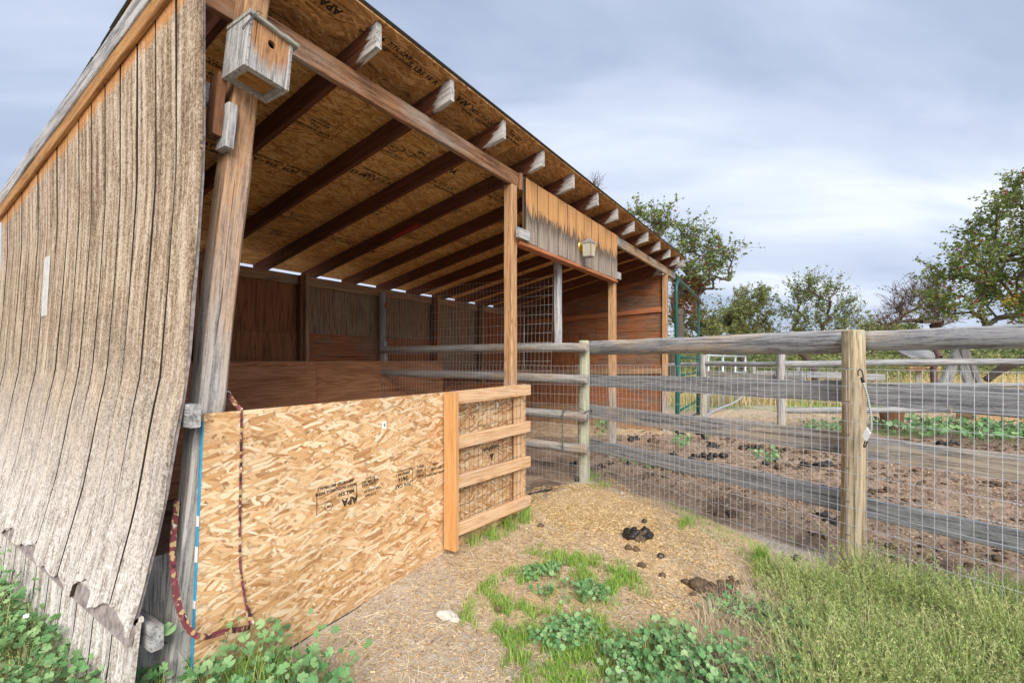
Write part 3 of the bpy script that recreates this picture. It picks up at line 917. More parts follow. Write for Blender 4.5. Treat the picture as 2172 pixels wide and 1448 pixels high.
def ceil_stamp(geo, x, d, rot=0.0, flip=True):
    V, Fc = geo
    me = mesh('print_stamp', V, Fc, M['ink_old'])
    up = Vector((0, PITCH, 1)).normalized()
    p = Vector((x, d, rb(d) + .135 + .0008))
    X = Vector((1, 0, 0)); Yv = up.cross(X)
    # printed on the underside, so its face looks down
    A = Matrix(((X.x, -Yv.x, -up.x, p.x), (X.y, -Yv.y, -up.y, p.y), (X.z, -Yv.z, -up.z, p.z), (0, 0, 0, 1)))
    obj('print_stamp', me, ROOF, A @ Matrix.Rotation(R(rot), 4, 'Z') @ Matrix.Scale(1.35 if d > 2.3 else 1.05, 4))
rg = random.Random(11)
geos = [G_BOX, G_TXT, G_BOX2, G_APA, G_LBS, G_BOX]
def bay_x(i, f): return RAF[0] + .61 * (i + f)
spots = [(-1, .42, 2.86, 0), (-1, .5, 3.6, 1), (-1, .3, 2.35, 3), (0, .42, 2.92, 0), (0, .50, 3.48, 1), (0, .40, 4.35, 2), (0, .72, 4.45, 2), (-1, .6, 4.3, 1),
         (1, .40, 2.80, 0), (1, .74, 2.70, 2), (1, .45, 3.22, 4), (1, .80, 3.15, 1), (1, .45, 4.2, 0), (1, .55, 4.6, 2),
         (2, .55, 2.95, 1), (2, .35, 2.70, 3), (2, .4, 3.7, 2), (2, .5, 4.4, 1), (3, .5, 2.75, 1), (3, .45, 3.2, 2), (3, .5, 3.9, 0), (3, .4, 4.5, 3),
         (4, .5, 3.0, 0), (4, .5, 3.7, 1), (5, .5, 2.9, 1), (5, .5, 3.6, 2), (6, .5, 3.2, 0), (7, .5, 3.0, 1), (8, .5, 3.2, 2)]
for (i, f, d, g) in spots: ceil_stamp(geos[g], bay_x(i, f), d, rg.choice((0, 0, 180)) + rg.uniform(-2, 2))
for (i, f, d, g) in ((-1, .62, 2.07, 3), (0, .25, 2.07, 1), (0, .72, 2.07, 4), (1, .35, 2.06, 3), (1, .75, 2.10, 1), (2, .3, 2.07, 1), (-2, .75, 2.06, 3)):
    ceil_stamp(geos[g], bay_x(i, f), d, 180 if g == 3 else 0)

# ------------------------------------------------------------------ nest box on the leaning post
def nest_box():
    T = thing('nest_box', (1.06, 1.99, 2.57), 'small weathered wooden bird nest box hung on the leaning post under the eave', 'birdhouse')
    B = Matrix.Translation((1.062, 1.990, 2.57)) @ Matrix.Rotation(R(5.5), 4, 'Y')
    w, dp, h, th = .158, .176, .205, .016
    def bx(name, lo, hi, mat, n=3):
        lo, hi = Vector(lo), Vector(hi)
        c = (lo + hi) / 2; s = hi - lo
        me = timber_mesh(name, s.z, s.x, s.y, mat, bev=.002, n=n, jit=.0008, seed=int(abs(c.x) * 1e4 + abs(c.y) * 1e3 + c.z * 77))
        # mesh runs along local x: turn it upright, then bake so that local z is up
        T_ = Matrix.Translation((c.x, c.y, lo.z)) @ Matrix(((0, 1, 0, 0), (0, 0, 1, 0), (1, 0, 0, 0), (0, 0, 0, 1)))
        me.transform(T_)
        return obj(name, me, T, B)
    # front with a round hole
    n = 24; V = []; Fc = []
    hx, hz, hr = .006, .150, .0165
    W, z0, z1 = w / 2, 0, h
    corners = []
    for i in range(n):
        a = 2 * math.pi * i / n
        ca, sa = math.cos(a), math.sin(a)
        t = min((W - hx if ca > 0 else W + hx) / max(abs(ca), 1e-6), (z1 - hz if sa > 0 else hz - z0) / max(abs(sa), 1e-6))
        corners.append((hx + ca * t, hz + sa * t))
    # snap nearest outer points to the true corners
    for cx, cz in ((-W, z0), (W, z0), (W, z1), (-W, z1)):
        i = min(range(n), key=lambda q: (corners[q][0] - cx) ** 2 + (corners[q][1] - cz) ** 2)
        corners[i] = (cx, cz)
    yf = -dp / 2
    for i in range(n):
        a = 2 * math.pi * i / n
        V += [(corners[i][0], yf, corners[i][1]), (hx + math.cos(a) * hr, yf, hz + math.sin(a) * hr), (hx + math.cos(a) * hr, yf + th, hz + math.sin(a) * hr), (corners[i][0], yf + th, corners[i][1])]
    for i in range(n):
        a, b = 4 * i, 4 * ((i + 1) % n)
        Fc += [(a, b, b + 1, a + 1), (a + 1, b + 1, b + 2, a + 2), (a + 2, b + 2, b + 3, a + 3), (a + 3, b + 3, b, a)]
    obj('front_panel', mesh('front_panel', V, Fc, M['bird_front']), T, B)
    for s in (-1, 1):
        bx('side_panel', (s * (w / 2 + .008) - .008, -dp / 2 - .004, -.004), (s * (w / 2 + .008) + .008, dp / 2, h + .004), M['bird_side'])
        for z in (.02, .075, .13, .175):
            c = Vector((s * (w / 2 + .008), -dp / 2 - .005, z))
            o = obj('nail', mesh('nail', *tube_geo([c, c + Vector((0, -.003, 0))], .0028, 8), M['nail']), T, B)
    bx('back_panel', (-w / 2, dp / 2 - .016, 0), (w / 2, dp / 2, h), M['bird_side'])
    V, Fc = [], []
    fl = bx('floor_panel', (-w / 2 + .018, -dp / 2 + .034, .010), (w / 2 - .018, dp / 2 - .034, .022), M['bird_floor'])
    for (lo, hi) in (((-w / 2, -dp / 2 + .017, .0), (w / 2, -dp / 2 + .033, .02)), ((-w / 2, dp / 2 - .033, .0), (w / 2, dp / 2 - .017, .02)),
                     ((-w / 2, -dp / 2 + .034, .0), (-w / 2 + .016, dp / 2 - .034, .02)), ((w / 2 - .016, -dp / 2 + .034, .0), (w / 2, dp / 2 - .034, .02))):
        bx('floor_rim', lo, hi, M['lichen_wood'])
    me = timber_mesh('roof_board', .212, .192, .017, M['lichen_wood'], bev=.003, n=8, jit=.002, seed=9)
    obj('roof_board', me, T, B @ Matrix.Translation((-.098, -.010, h + .013)) @ Matrix.Rotation(R(2), 4, 'Y'))
    pts = [Vector(p) for p in ((-.055, -.115, h + .024), (-.075, -.117, h + .022), (-.098, -.10, h - .03), (-.112, -.085, h - .065), (-.108, -.082, h - .07), (-.094, -.096, h - .03), (-.075, -.113, h + .005))]
    obj('wire_hook', mesh('wire_hook', *tube_geo(pts, .0016, 6), M['wire_dark'], True), T, B)
nest_box()

# ------------------------------------------------------------------ wall lantern on the header
def lantern():
    c = at_y(1249, 527, 2.045)
    m0 = at_y(1228, 517, 2.146)
    T = thing('wall_lantern', (c.x, 2.146, c.z), 'small brass and frosted glass wall lantern on the siding header', 'lamp')
    def lathe(name, prof, mat):
        V, Fc = [], []; n = 20
        for (r, y) in prof:
            for j in range(n):
                a = 2 * math.pi * j / n
                V.append((c.x + math.cos(a) * r, y, c.z + .035 + math.sin(a) * r))
        for i in range(len(prof) - 1):
            for j in range(n):
                k = (j + 1) % n
                Fc.append((i * n + j, i * n + k, i * n + n + k, i * n + n + j))
        return obj(name, mesh(name, V, Fc, mat, True), T)
    lathe('back_plate', [(.056, 2.148), (.056, 2.138), (.050, 2.132), (.034, 2.128), (.020, 2.114), (.012, 2.100), (.0, 2.098)], M['brass'])
    y0 = 2.045
    tube('arm', [(c.x, 2.10, c.z + .035), (c.x, 2.075, c.z + .060), (c.x, y0, c.z + .085)], .008, M['brass'], T)
    def ring(z, a): return [(c.x - a, y0 - a, z), (c.x + a, y0 - a, z), (c.x + a, y0 + a, z), (c.x - a, y0 + a, z)]
    zb, zt, ab, at = c.z - .085, c.z + .055, .046, .050
    V = ring(zt, .057) + ring(zt + .012, .054) + ring(zt + .034, .028) + ring(zt + .046, .022) + ring(zt + .052, .006)
    Fc = [(i * 4 + j, i * 4 + (j + 1) % 4, i * 4 + 4 + (j + 1) % 4, i * 4 + 4 + j) for i in range(4) for j in range(4)] + [(3, 2, 1, 0), (16, 17, 18, 19)]
    obj('cap', mesh('cap', V, Fc, M['pewter']), T)
    V = ring(zb - .010, .047) + ring(zb, .050)
    Fc = [(j, (j + 1) % 4, 4 + (j + 1) % 4, 4 + j) for j in range(4)] + [(3, 2, 1, 0), (4, 5, 6, 7)]
    obj('base_frame', mesh('base_frame', V, Fc, M['pewter']), T)
    for i, (sx, sy) in enumerate(((-1, -1), (1, -1), (1, 1), (-1, 1))):
        timber('corner_bar', (c.x + sx * ab, y0 + sy * ab, zb), (c.x + sx * at, y0 + sy * at, zt), .009, .009, M['brass'], T, up=(0, 1, 0), n=2, bev=.001, jit=0)
        nx, ny = ((-1, 1, 1, -1)[(i + 1) % 4], (-1, -1, 1, 1)[(i + 1) % 4])
        q = [Vector((c.x + sx * ab * .97, y0 + sy * ab * .97, zb)), Vector((c.x + nx * ab * .97, y0 + ny * ab * .97, zb)), Vector((c.x + nx * at * .97, y0 + ny * at * .97, zt)), Vector((c.x + sx * at * .97, y0 + sy * at * .97, zt))]
        mid = Vector((c.x, y0, c.z))
        q2 = [p + (Vector((mid.x, mid.y, p.z)) - p).normalized() * .003 for p in q]
        obj('glass_pane', mesh('glass_pane', q + q2, [(0, 1, 2, 3), (7, 6, 5, 4), (0, 4, 5, 1), (1, 5, 6, 2), (2, 6, 7, 3), (3, 7, 4, 0)], M['glass']), T)
    tube('finial', [(c.x, y0, zb - .010), (c.x, y0, zb - .024)], .005, M['pewter'], T)
lantern()

# ------------------------------------------------------------------ strand board sheet closing the stall
PY = 2.046
def stall_sheet():
    T = thing('strand_board_sheet', (2.1, PY, .05), 'new strand board sheet closing the stall front, blue painted left edge', 'board')
    out = [(.842, .02), (.888, 1.183), (2.40, 1.186), (3.36, 1.196), (3.36, .14), (2.35, .105), (1.37, .052)]
    # front outline as a prism with worn corners; local x along the sheet, local z up
    V = [(x, 0, z) for x, z in out] + [(x, .012, z) for x, z in out]
    n = len(out)
    Fc = [tuple(range(n)), tuple(range(2 * n - 1, n - 1, -1))] + [(i, n + i, n + (i + 1) % n, (i + 1) % n) for i in range(n)]
    mt = M['osb_new'].copy()
    o = obj('panel', mesh('panel', V, [tuple(reversed(f)) for f in Fc], osb('osb_front', NEWT, plane='xz')), T, Matrix.Translation((0, PY, 0)))
    timber('blue_edge', (.838, PY + .006, .02), (.884, PY + .006, 1.15), .0135, .005, M['blue_paint'], T, up=(1, 0, 0), n=2, jit=0, bev=.001)
    for z0, z1 in ((.60, .66), (.74, .78), (.42, .45)):
        timber('bare_patch', (.837 + .0395 * z0 - .0006, PY + .006, z0), (.837 + .0395 * z1 - .0006, PY + .006, z1), .0145, .006, M['white'], T, up=(1, 0, 0), n=2, jit=0, bev=.001)
    timber('black_strip', (1.10, PY - .004, .052), (2.33, PY - .004, .112), .006, .007, M['black'], T, n=6)
    def pr(geo, px, py, rot=180, sc=1.0, tilt=0):
        p = at_y(px, py, PY - .0012)
        A = Matrix(((1, 0, 0, p.x), (0, 0, -1, p.y), (0, 1, 0, p.z), (0, 0, 0, 1)))
        obj('printed_mark', mesh('printed_mark', *geo, M['ink']), T, A @ Matrix.Rotation(R(rot), 4, 'Z') @ Matrix.Scale(sc, 4))
    ringg = []
    for i in range(20):
        a, b = 2 * math.pi * i / 20, 2 * math.pi * (i + .8) / 20
        ringg.append(([Vector((math.cos(t) * r, math.sin(t) * r, 0)) for t, r in ((a, .024), (b, .024), (b, .020), (a, .020))], [(3, 2, 1, 0)]))
    ringg.append(shift(text_geo('PS2', .014, .0006), 0, 0))
    pr(merge(ringg), 697, 1073)
    pr(text_geo('APA', .052, .0015), 742, 1061)
    pr(text_geo('MILL 530', .026, .0008), 735, 1044)
    pr(text_geo('MADE IN CANADA WITH', .021, .0004), 714, 1037)
    pr(text_geo('IMPORTED MATERIALS', .021, .0004), 713, 1027)
    pr(quad(-.0018, -.055, .0018, .055), 756.5, 1043)
    pr(quad(-.0018, -.055, .0018, .055), 672, 1069)
    pr(text_geo('CSA O325-07', .020, .0005), 790, 1037)
    pr(text_geo('CAN 0325', .022, .0005), 783, 1026)
    pr(text_geo('HUD UM-40C', .020, .0005), 786, 1019)
    pr(text_geo('PS 2-10', .020, .0005), 786, 1012)
    pr(text_geo('11.0 mm', .022, .0005), 786, 1048)
    pr(text_geo('7/16 CAT', .032, .0008), 855, 1028)
    pr(text_geo('24/16', .034, .001), 855, 1015)
    pr(text_geo('EXPOSURE 1', .020, .0005), 855, 1004)
    pr(text_geo('SIZED FOR SPACING', .014, .0003), 858, 996)
    pr(quad(-.0018, -.045, .0018, .045), 875, 1008)
    pr(text_geo('1F-24', .026, .0008), 893, 1008)
    pr(text_geo('15/32', .024, .0008), 890, 998)
    pr(text_geo('Grp L', .026, .0008), 892, 989)
    pr(quad(-.0018, -.045, .0018, .045), 902, 1002)
    pr(text_geo('RATED SHEATHING', .018, .0005), 924, 1003)
    pr(text_geo('EXPOSURE', .020, .0005), 925, 992)
    pr(text_geo('Grade', .020, .0005), 924, 983)
    pr(text_geo('GeorgiaPacific', .040, .0008), 1042, 950)
    pr(merge([([Vector((-.030, -.022, 0)), Vector((.030, -.022, 0)), Vector((0, .030, 0))], [(0, 1, 2)])]), 1043, 968)
    # paper sticker
    p = at_y(815, 901, PY - .001)
    box('paper_sticker', (p.x - .016, PY - .0016, p.z - .022), (p.x + .016, PY - .0004, p.z + .022), M['white'], T, n=2, jit=0, bev=.0003)
    for dz in (-.006, .0, .006):
        box('barcode', (p.x - .004, PY - .0026, p.z + dz - .002), (p.x + .006, PY - .0020, p.z + dz + .002), M['ink'], T, n=2, jit=0, bev=.0002)
stall_sheet()

# ------------------------------------------------------------------ small wooden gate in front of the sheet
def gate():
    T = thing('ladder_gate', (2.8, 1.98, .17), 'small new timber gate frame of four rails with wire, leaning on the strand board', 'gate')
    box('stile', (2.300, 1.930, .168), (2.340, 2.028, 1.190), M['new_edge'], T, axis='z')
    box('stile', (2.345, 1.990, .180), (2.385, 2.028, 1.150), M['new_wood'], T, axis='z')
    box('stile', (3.135, 1.990, .165), (3.185, 2.028, 1.175), M['new_wood'], T, axis='z')
    box('stile', (3.195, 1.992, .165), (3.240, 2.026, 1.170), M['new_wood'], T, axis='z')
    for (a, b) in ((1.152, 1.153), (.858, .852), (.598, .566), (.288, .244)):
        timber('rail', (2.344, 1.968, a), (3.283, 1.968, b), .038, .085, M['new_wood'], T, n=6)
    ws = []
    rg = random.Random(4)
    x = 2.37
    while x < 3.2:
        pts = [(x + rg.uniform(-.004, .004), 1.9875 + rg.uniform(-.001, .001), z) for z in np.linspace(.2, 1.15, 7)]
        ws.append(tube_geo(pts, .0017, 4)); x += .0508
    for z in np.arange(.22, 1.15, .1016):
        ws.append(tube_geo([(xx, 1.9865, z + rg.uniform(-.004, .004)) for xx in np.linspace(2.36, 3.2, 9)], .0017, 4))
    obj('wire_mesh', mesh('wire_mesh', *merge(ws), M['wire_dark']), T, kind='stuff')
    for px in (1012, 1054):
        p = at_y(px, 862 if px < 1030 else 858, 2.030)
        V, Fc = tube_geo([p + Vector((-.010, 0, .016)), p + Vector((.008, -.004, .006)), p + Vector((-.004, 0, -.016))], .007, 6)
        obj('plastic_tie', mesh('plastic_tie', V, Fc, M['bag'], True), T)
gate()

# ------------------------------------------------------------------ patterned strap
def ribbon(name, pts, widths, thick, mat, parent=None, nrm=(0, -1, 0)):
    P = [Vector(p) for p in pts]; n = len(P); V, Fc = [], []
    for i, p in enumerate(P):
        t = (P[min(i + 1, n - 1)] - P[max(i - 1, 0)]).normalized()
        nn = Vector(nrm); nn = (nn - t * nn.dot(t)).normalized(); s = t.cross(nn)
        w = widths[i] / 2; h = thick / 2
        V += [p + s * w + nn * h, p - s * w + nn * h, p - s * w - nn * h, p + s * w - nn * h]
    for i in range(n - 1):
        for j in range(4):
            k = (j + 1) % 4; Fc.append((i * 4 + j, i * 4 + k, i * 4 + 4 + k, i * 4 + 4 + j))
    Fc += [(3, 2, 1, 0), tuple(n * 4 - 4 + j for j in range(4))]
    return mesh(name, V, Fc, mat)
def smooth_path(ctrl, k=6):
    out = []
    C = [Vector(c) for c in ctrl]
    for i in range(len(C) - 1):
        p0, p1, p2, p3 = C[max(i - 1, 0)], C[i], C[i + 1], C[min(i + 2, len(C) - 1)]
        for j in range(k):
            t = j / k
            out.append(.5 * ((2 * p1) + (-p0 + p2) * t + (2 * p0 - 5 * p1 + 4 * p2 - p3) * t * t + (-p0 + 3 * p1 - 3 * p2 + p3) * t ** 3))
    out.append(C[-1]); return out
def strap():
    f = PY - .006
    a = [at_y(470, 800, 2.20), at_y(480, 826, 2.17), at_y(496, 852, 2.10), at_y(510, 868, PY + .006)]
    b = [at_y(512, 873, f), at_y(512, 905, f), at_y(511, 980, f), at_y(509, 1090, f), at_y(509, 1180, f), at_y(513, 1230, f), at_y(522, 1280, f - .006), at_y(531, 1312, f - .015)]
    c = [at_y(533, 1326, f - .03), at_y(515, 1333, f - .05), at_y(480, 1338, f - .06), at_y(440, 1349, f - .06), at_y(412, 1345, f - .055), at_y(392, 1318, f - .04), at_y(378, 1280, f - .02), at_y(370, 1230, f), at_y(366, 1170, f + .02), at_y(370, 1110, f + .05), at_y(376, 1060, f + .09)]
    p = smooth_path(a + b + c, 5)
    n = len(p)
    w = [.020 if i < 16 else (.009 if i < 52 else .021) for i in range(n)]
    o = obj('lead_strap', ribbon('lead_strap', p, w, .004, M['strap']))
    tag(o, 'maroon and yellow patterned strap looped over the strand board and around the post foot', 'strap')
strap()

# ------------------------------------------------------------------ fence on the right
def slab_rail(name, p0, p1, h0, h1, th, mat, parent, seed, slabby=False):
    """sawn slab with wandering edges; local x along it, y thickness, z height"""
    rg = random.Random(seed)
    L = (Vector(p1) - Vector(p0)).length
    n = 26; V, Fc = [], []
    prof = [(-.5, -.46), (-.5, .46), (-.42, .5), (.42, .5), (.5, .46), (.5, -.46), (.42, -.5), (-.42, -.5)] if not slabby else \
           [(-.15, -.49), (-.42, -.30), (-.5, -.02), (-.46, .30), (-.20, .48), (.38, .5), (.5, .45), (.5, -.45), (.38, -.5)]
    m = len(prof)
    for i in range(n):
        t = i / (n - 1); h = h0 + (h1 - h0) * t
        top = (vnoise(t * 7 + seed * 3.1, .5) - .5) * .022 + (vnoise(t * 23 + seed, 2.5) - .5) * .006
        bot = (vnoise(t * 6 + seed * 5.7, 7.5) - .5) * .022 + (vnoise(t * 21 + seed, 9.5) - .5) * .006
        off = (vnoise(t * 4 + seed, 4.2) - .5) * .02
        for (y, z) in prof:
            V.append((t * L, y * th + off, z * h + (top if z > 0 else bot) * min(1, abs(z) * 2) + (vnoise(t * 30 + seed, z * 9) - .5) * .003))
    for i in range(n - 1):
        for j in range(m):
            k = (j + 1) % m; Fc.append((i * m + j, i * m + m + j, i * m + m + k, i * m + k))
    Fc += [tuple(range(m)), tuple((n - 1) * m + j for j in range(m - 1, -1, -1))]
    return obj(name, mesh(name, V, Fc, mat, slabby), parent, frame(p0, p1))

def wire_panel(o, dirv, length, z0, z1, step, zstep, r, seed, mat, name, parent, wob=.004, sag=0.0):
    rg = random.Random(seed); ws = []
    o = Vector(o); dirv = Vector(dirv).normalized(); nrm = Vector((-dirv.y, dirv.x, 0))
    def disp(s, z): return nrm * ((vnoise(s * 1.3 + seed, z * 1.5) - .5) * .03) + Vector((0, 0, (vnoise(s * .9 + seed, z * 2 + 5) - .5) * sag)) + dirv * ((vnoise(s * 2 + seed, z * 2.3 + 9) - .5) * wob * 3)
    nz = int(round((z1 - z0) / zstep))
    ss = np.arange(0, length + .001, step)
    for s in ss:
        pts = [o + dirv * s + Vector((0, 0, z)) + disp(s, z) for z in np.linspace(z0, z1, nz + 1)]
        ws.append(tube_geo(pts, r, 3, False))
    for i in range(nz + 1):
        z = z0 + (z1 - z0) * i / nz
        pts = [o + dirv * s + Vector((0, 0, z)) + disp(s, z) - nrm * r for s in np.arange(0, length + .001, step * 2)]
        ws.append(tube_geo(pts, r * 1.05, 3, False))
    return obj(name, mesh(name, *merge(ws), mat), parent, kind='stuff')

def fence():
    T = thing('rail_fence', (FB.x, FB.y, .1), 'grey sawn-board fence with galvanised wire mesh and round timber posts', 'fence')
    za, zb = float(gz(FA.x, FA.y)), float(gz(FB.x, FB.y))
    log('post', (FA.x, FA.y, za - .25), (FA.x - .008, FA.y + .004, 1.60), .062, .058, M['post_green'], T, n=8)
    log('post', (FB.x, FB.y, zb - .25), (FB.x + .006, FB.y, 1.575), .064, .060, M['post_fence'], T, n=8, wob=.003)
    fc = FA + (FB - FA) * 2
    log('post', (fc.x, fc.y, -.2), (fc.x, fc.y, 1.58), .064, .060, M['post_fence'], T, n=8)
    # rails behind the posts: pixel heights at each end turned into metres on the fence line
    def onf(px, py, offs):
        r = ray(px, py)
        # intersect with the vertical plane through the fence line shifted by offs
        d = (FA.x + FN.x * offs) * FN.x + (FA.y + FN.y * offs) * FN.y
        t = d / (r[0] * FN.x + r[1] * FN.y)
        return Vector((r[0] * t, r[1] * t, CZ + r[2] * t))
    off = .098
    def rail(pxa, pxb, ya, yb, mat, seed, slabby=False, th=.045, o=off):
        a0, a1 = onf(pxa, ya[0], o), onf(pxa, ya[1], o); b0, b1 = onf(pxb, yb[0], o), onf(pxb, yb[1], o)
        p0, p1 = (a0 + a1) / 2, (b0 + b1) / 2
        if pxb > 2200: p1 = p0 + (p1 - p0).normalized() * 2.46      # on to the next post, out of view
        slab_rail('rail', p0, p1, abs(a0.z - a1.z), abs(b0.z - b1.z), th, M[mat], T, seed, slabby)
    rail(1246, 1800, (724, 752), (698, 748), 'rail_grey', 1, True, .085)
    rail(1240, 1800, (794, 818), (806, 853), 'rail_board', 2)
    rail(1240, 1800, (857, 886), (916, 962), 'rail_grey', 3, False, .05)
    rail(1240, 1800, (927, 952), (1043, 1084), 'rail_board', 4)
    rail(1816, 2420, (701, 741), (676, 744), 'rail_grey', 5, True, .085)
    rail(1816, 2420, (809, 856), (832, 905), 'rail_board', 6)
    rail(1816, 2420, (924, 968), (996, 1058), 'rail_grey', 7, False, .05)
    rail(1816, 2420, (1054, 1092), (1170, 1228), 'rail_board', 8)
    # wire stapled on the near side of the posts
    w0 = FA - FN * .068 - FDIR * .05
    wire_panel((w0.x, w0.y, 0), FDIR, 5.0, .10, 1.345, .0508, .1016, .0014, 3, M['wire'], 'wire_mesh', T, sag=.02)
    for z in np.arange(.15, 1.35, .2):
        p = FB - FN * .069
        o = tube('staple', [Vector((p.x, p.y, z)) + FDIR * -.012, Vector((p.x, p.y, z)) - FN * .006, Vector((p.x, p.y, z)) + FDIR * .012], .0022, M['wire_dark'], T, 5)
fence()

def divider():
    T = thing('stall_divider', (4.5, 3.5, .1), 'round pole divider with wire mesh running into the shelter', 'divider')
    for i, (z0, z1) in enumerate(((1.525, 1.545), (1.195, 1.225), (.805, .86), (.475, .52))):
        log('rail', (4.452, 1.965, z0), (4.43, 5.03, z1), .050, .045, M['pole'], T, n=14, wob=.008)
    timber('upper_post', (4.565, 2.36, 1.575), (4.548, 2.36, 2.98), .09, .075, M['grey_wood'], T, up=(0, 1, 0), n=7, bev=.018)
    log('back_post', (4.50, 5.09, .08), (4.485, 5.09, 2.34), .048, .045, M['pole_grey'], T, n=6)
    box('batten', (4.46, 5.028, 1.30), (4.53, 5.042, 1.66), M['grey_wood'], T, axis='z')
    wire_panel((4.385, 2.34, 0), (0, 1, 0), 2.72, 1.18, 2.30, .0508, .1016, .0016, 5, M['wire_in'], 'wire_mesh', T, sag=.03)
    wire_panel((4.375, 1.99, 0), (0, 1, 0), 3.05, .12, 1.335, .0508, .1016, .0015, 8, M['wire_in'], 'wire_mesh', T, sag=.03)
divider()
def flag():
    p = at_x(820, 640, 4.41)
    V = [(0, 0, 0), (0, .02, .0), (-.006, .045, -.07), (.004, .012, -.09), (0, 0, -.05)]
    V = [Vector(v) + p for v in V]; V2 = [v + Vector((.002, 0, 0)) for v in V]
    o = obj('marker_flag', mesh('marker_flag', V + V2, [(0, 1, 2, 3, 4), (9, 8, 7, 6, 5)] + [(i, 5 + i, 5 + (i + 1) % 5, (i + 1) % 5) for i in range(5)], M['orange']))
    tag(o, 'small orange plastic ribbon tied to the divider wire at the back', 'ribbon')
flag()

# chain and snap hook on the pale green post
def chain():
    T = thing('chain', (4.50, 1.96, .86), 'steel chain with a snap hook wrapped round the pale green fence post', 'chain')
    link_pts = [Vector((.013 * math.cos(a) + (.007 if math.cos(a) > 0 else -.007), .008 * math.sin(a), 0)) for a in np.linspace(0, 2 * math.pi, 13)[:-1]]
    V, Fc = tube_geo(link_pts + link_pts[:1], .0034, 5, False)
    me = mesh('link', V, Fc, M['steel'], True)
    r = .073
    path = []
    for a in np.linspace(R(200), R(330), 8): path.append(Vector((FA.x + math.cos(a) * r, FA.y + math.sin(a) * r, .845 + .03 * math.sin((a - R(200)) * 1.2))))
    wrap = list(path)
    left = [Vector((4.405, 1.965, .865)), Vector((4.395, 2.02, .90)), Vector((4.39, 2.09, .905)), Vector((4.385, 2.16, .895)), Vector((4.385, 2.205, .86))]
    hang = [Vector((4.385, 2.21, .82)), Vector((4.385, 2.213, .6)), Vector((4.387, 2.205, .36))]
    for seg in (smooth_path(left[::-1] + wrap, 6), smooth_path(left[-1:] + hang, 8)):
        # links spaced along the path
        acc = 0.0; k = 0
        for i in range(len(seg) - 1):
            a, b = seg[i], seg[i + 1]; L = (b - a).length
            while acc < L:
                p = a.lerp(b, acc / L)
                up = Vector((0, 0, 1)) if abs((b - a).normalized().z) < .8 else Vector((1, 0, 0))
                A = frame(p, p + (b - a), up) @ Matrix.Rotation(R(90 * (k % 2) + 20), 4, 'X')
                obj('link', me, T, A); acc += .028; k += 1
            acc -= L
    h = Vector((4.425, 1.952, .80))
    pts = [h + Vector(v) for v in ((0, 0, .045), (.004, 0, .028), (.010, 0, .0), (.010, 0, -.035), (.0, 0, -.048), (-.010, 0, -.035), (-.010, 0, -.005), (-.002, 0, .022))]
    tube('snap_hook', smooth_path(pts, 3), .0035, M['steel'], T, 6)
chain()

# bungee cord hanging on the near fence post
def bungee():
    p = FB - FN * .075
    def q(px, py): 
        r = ray(px, py); t = (p.x * FN.x + p.y * FN.y) / (r[0] * FN.x + r[1] * FN.y)
        return Vector((r[0] * t, r[1] * t, CZ + r[2] * t)) - FN * .012
    T = thing('bungee_cord', q(1850, 860), 'green and white bungee cord hooked on the near fence post', 'cord')
    tube('cord', smooth_path([q(1832, 808), q(1842, 840), q(1849, 880), q(1850, 910), q(1846, 922)], 5), .0055, M['bungee'], T, 8)
    tube('hook', smooth_path([q(1823, 797), q(1822, 787), q(1827, 783), q(1832, 792), q(1833, 806)], 4), .0035, M['black'], T, 6)
    tube('hook', smooth_path([q(1840, 930), q(1836, 938), q(1834, 947), q(1838, 945), q(1842, 934)], 4), .0035, M['black'], T, 6)
    tube('ferrule', [q(1830, 800), q(1833, 811)], .0085, M['black'], T, 8)
    a, b, c, d = q(1833, 923), q(1842, 905), q(1850, 918), q(1841, 935)
    V = [a, b, c, d]; V += [v - FN * .014 for v in V]
    obj('plastic_tag', mesh('plastic_tag', V, [(3, 2, 1, 0), (4, 5, 6, 7)] + [(i, (i + 1) % 4, 4 + (i + 1) % 4, 4 + i) for i in range(4)], M['bag']), T)
bungee()
def dry_leaf():
    p = at_Z(1963, 875, 2.22)
    d0 = (p.x - FA.x) * FN.x + (p.y - FA.y) * FN.y
    p = p - FN * (d0 + .075)
    rg = np.random.RandomState(2)
    V = [p + Vector(v) for v in ((-.035, 0, -.03), (-.012, .006, .02), (.0, 0, .004), (.012, -.006, .018), (.035, 0, -.012), (.01, .004, -.012), (-.01, -.004, -.02))]
    V2 = [v + FN * .0012 for v in V]; n = len(V)
    o = obj('dry_leaf', mesh('dry_leaf', V + V2, [tuple(range(n)), tuple(range(2 * n - 1, n - 1, -1))] + [(i, n + i, n + (i + 1) % n, (i + 1) % n) for i in range(n)], M['dry']))
    tag(o, 'curled dry leaf caught in the fence wire right of the bungee cord', 'leaf')
dry_leaf()

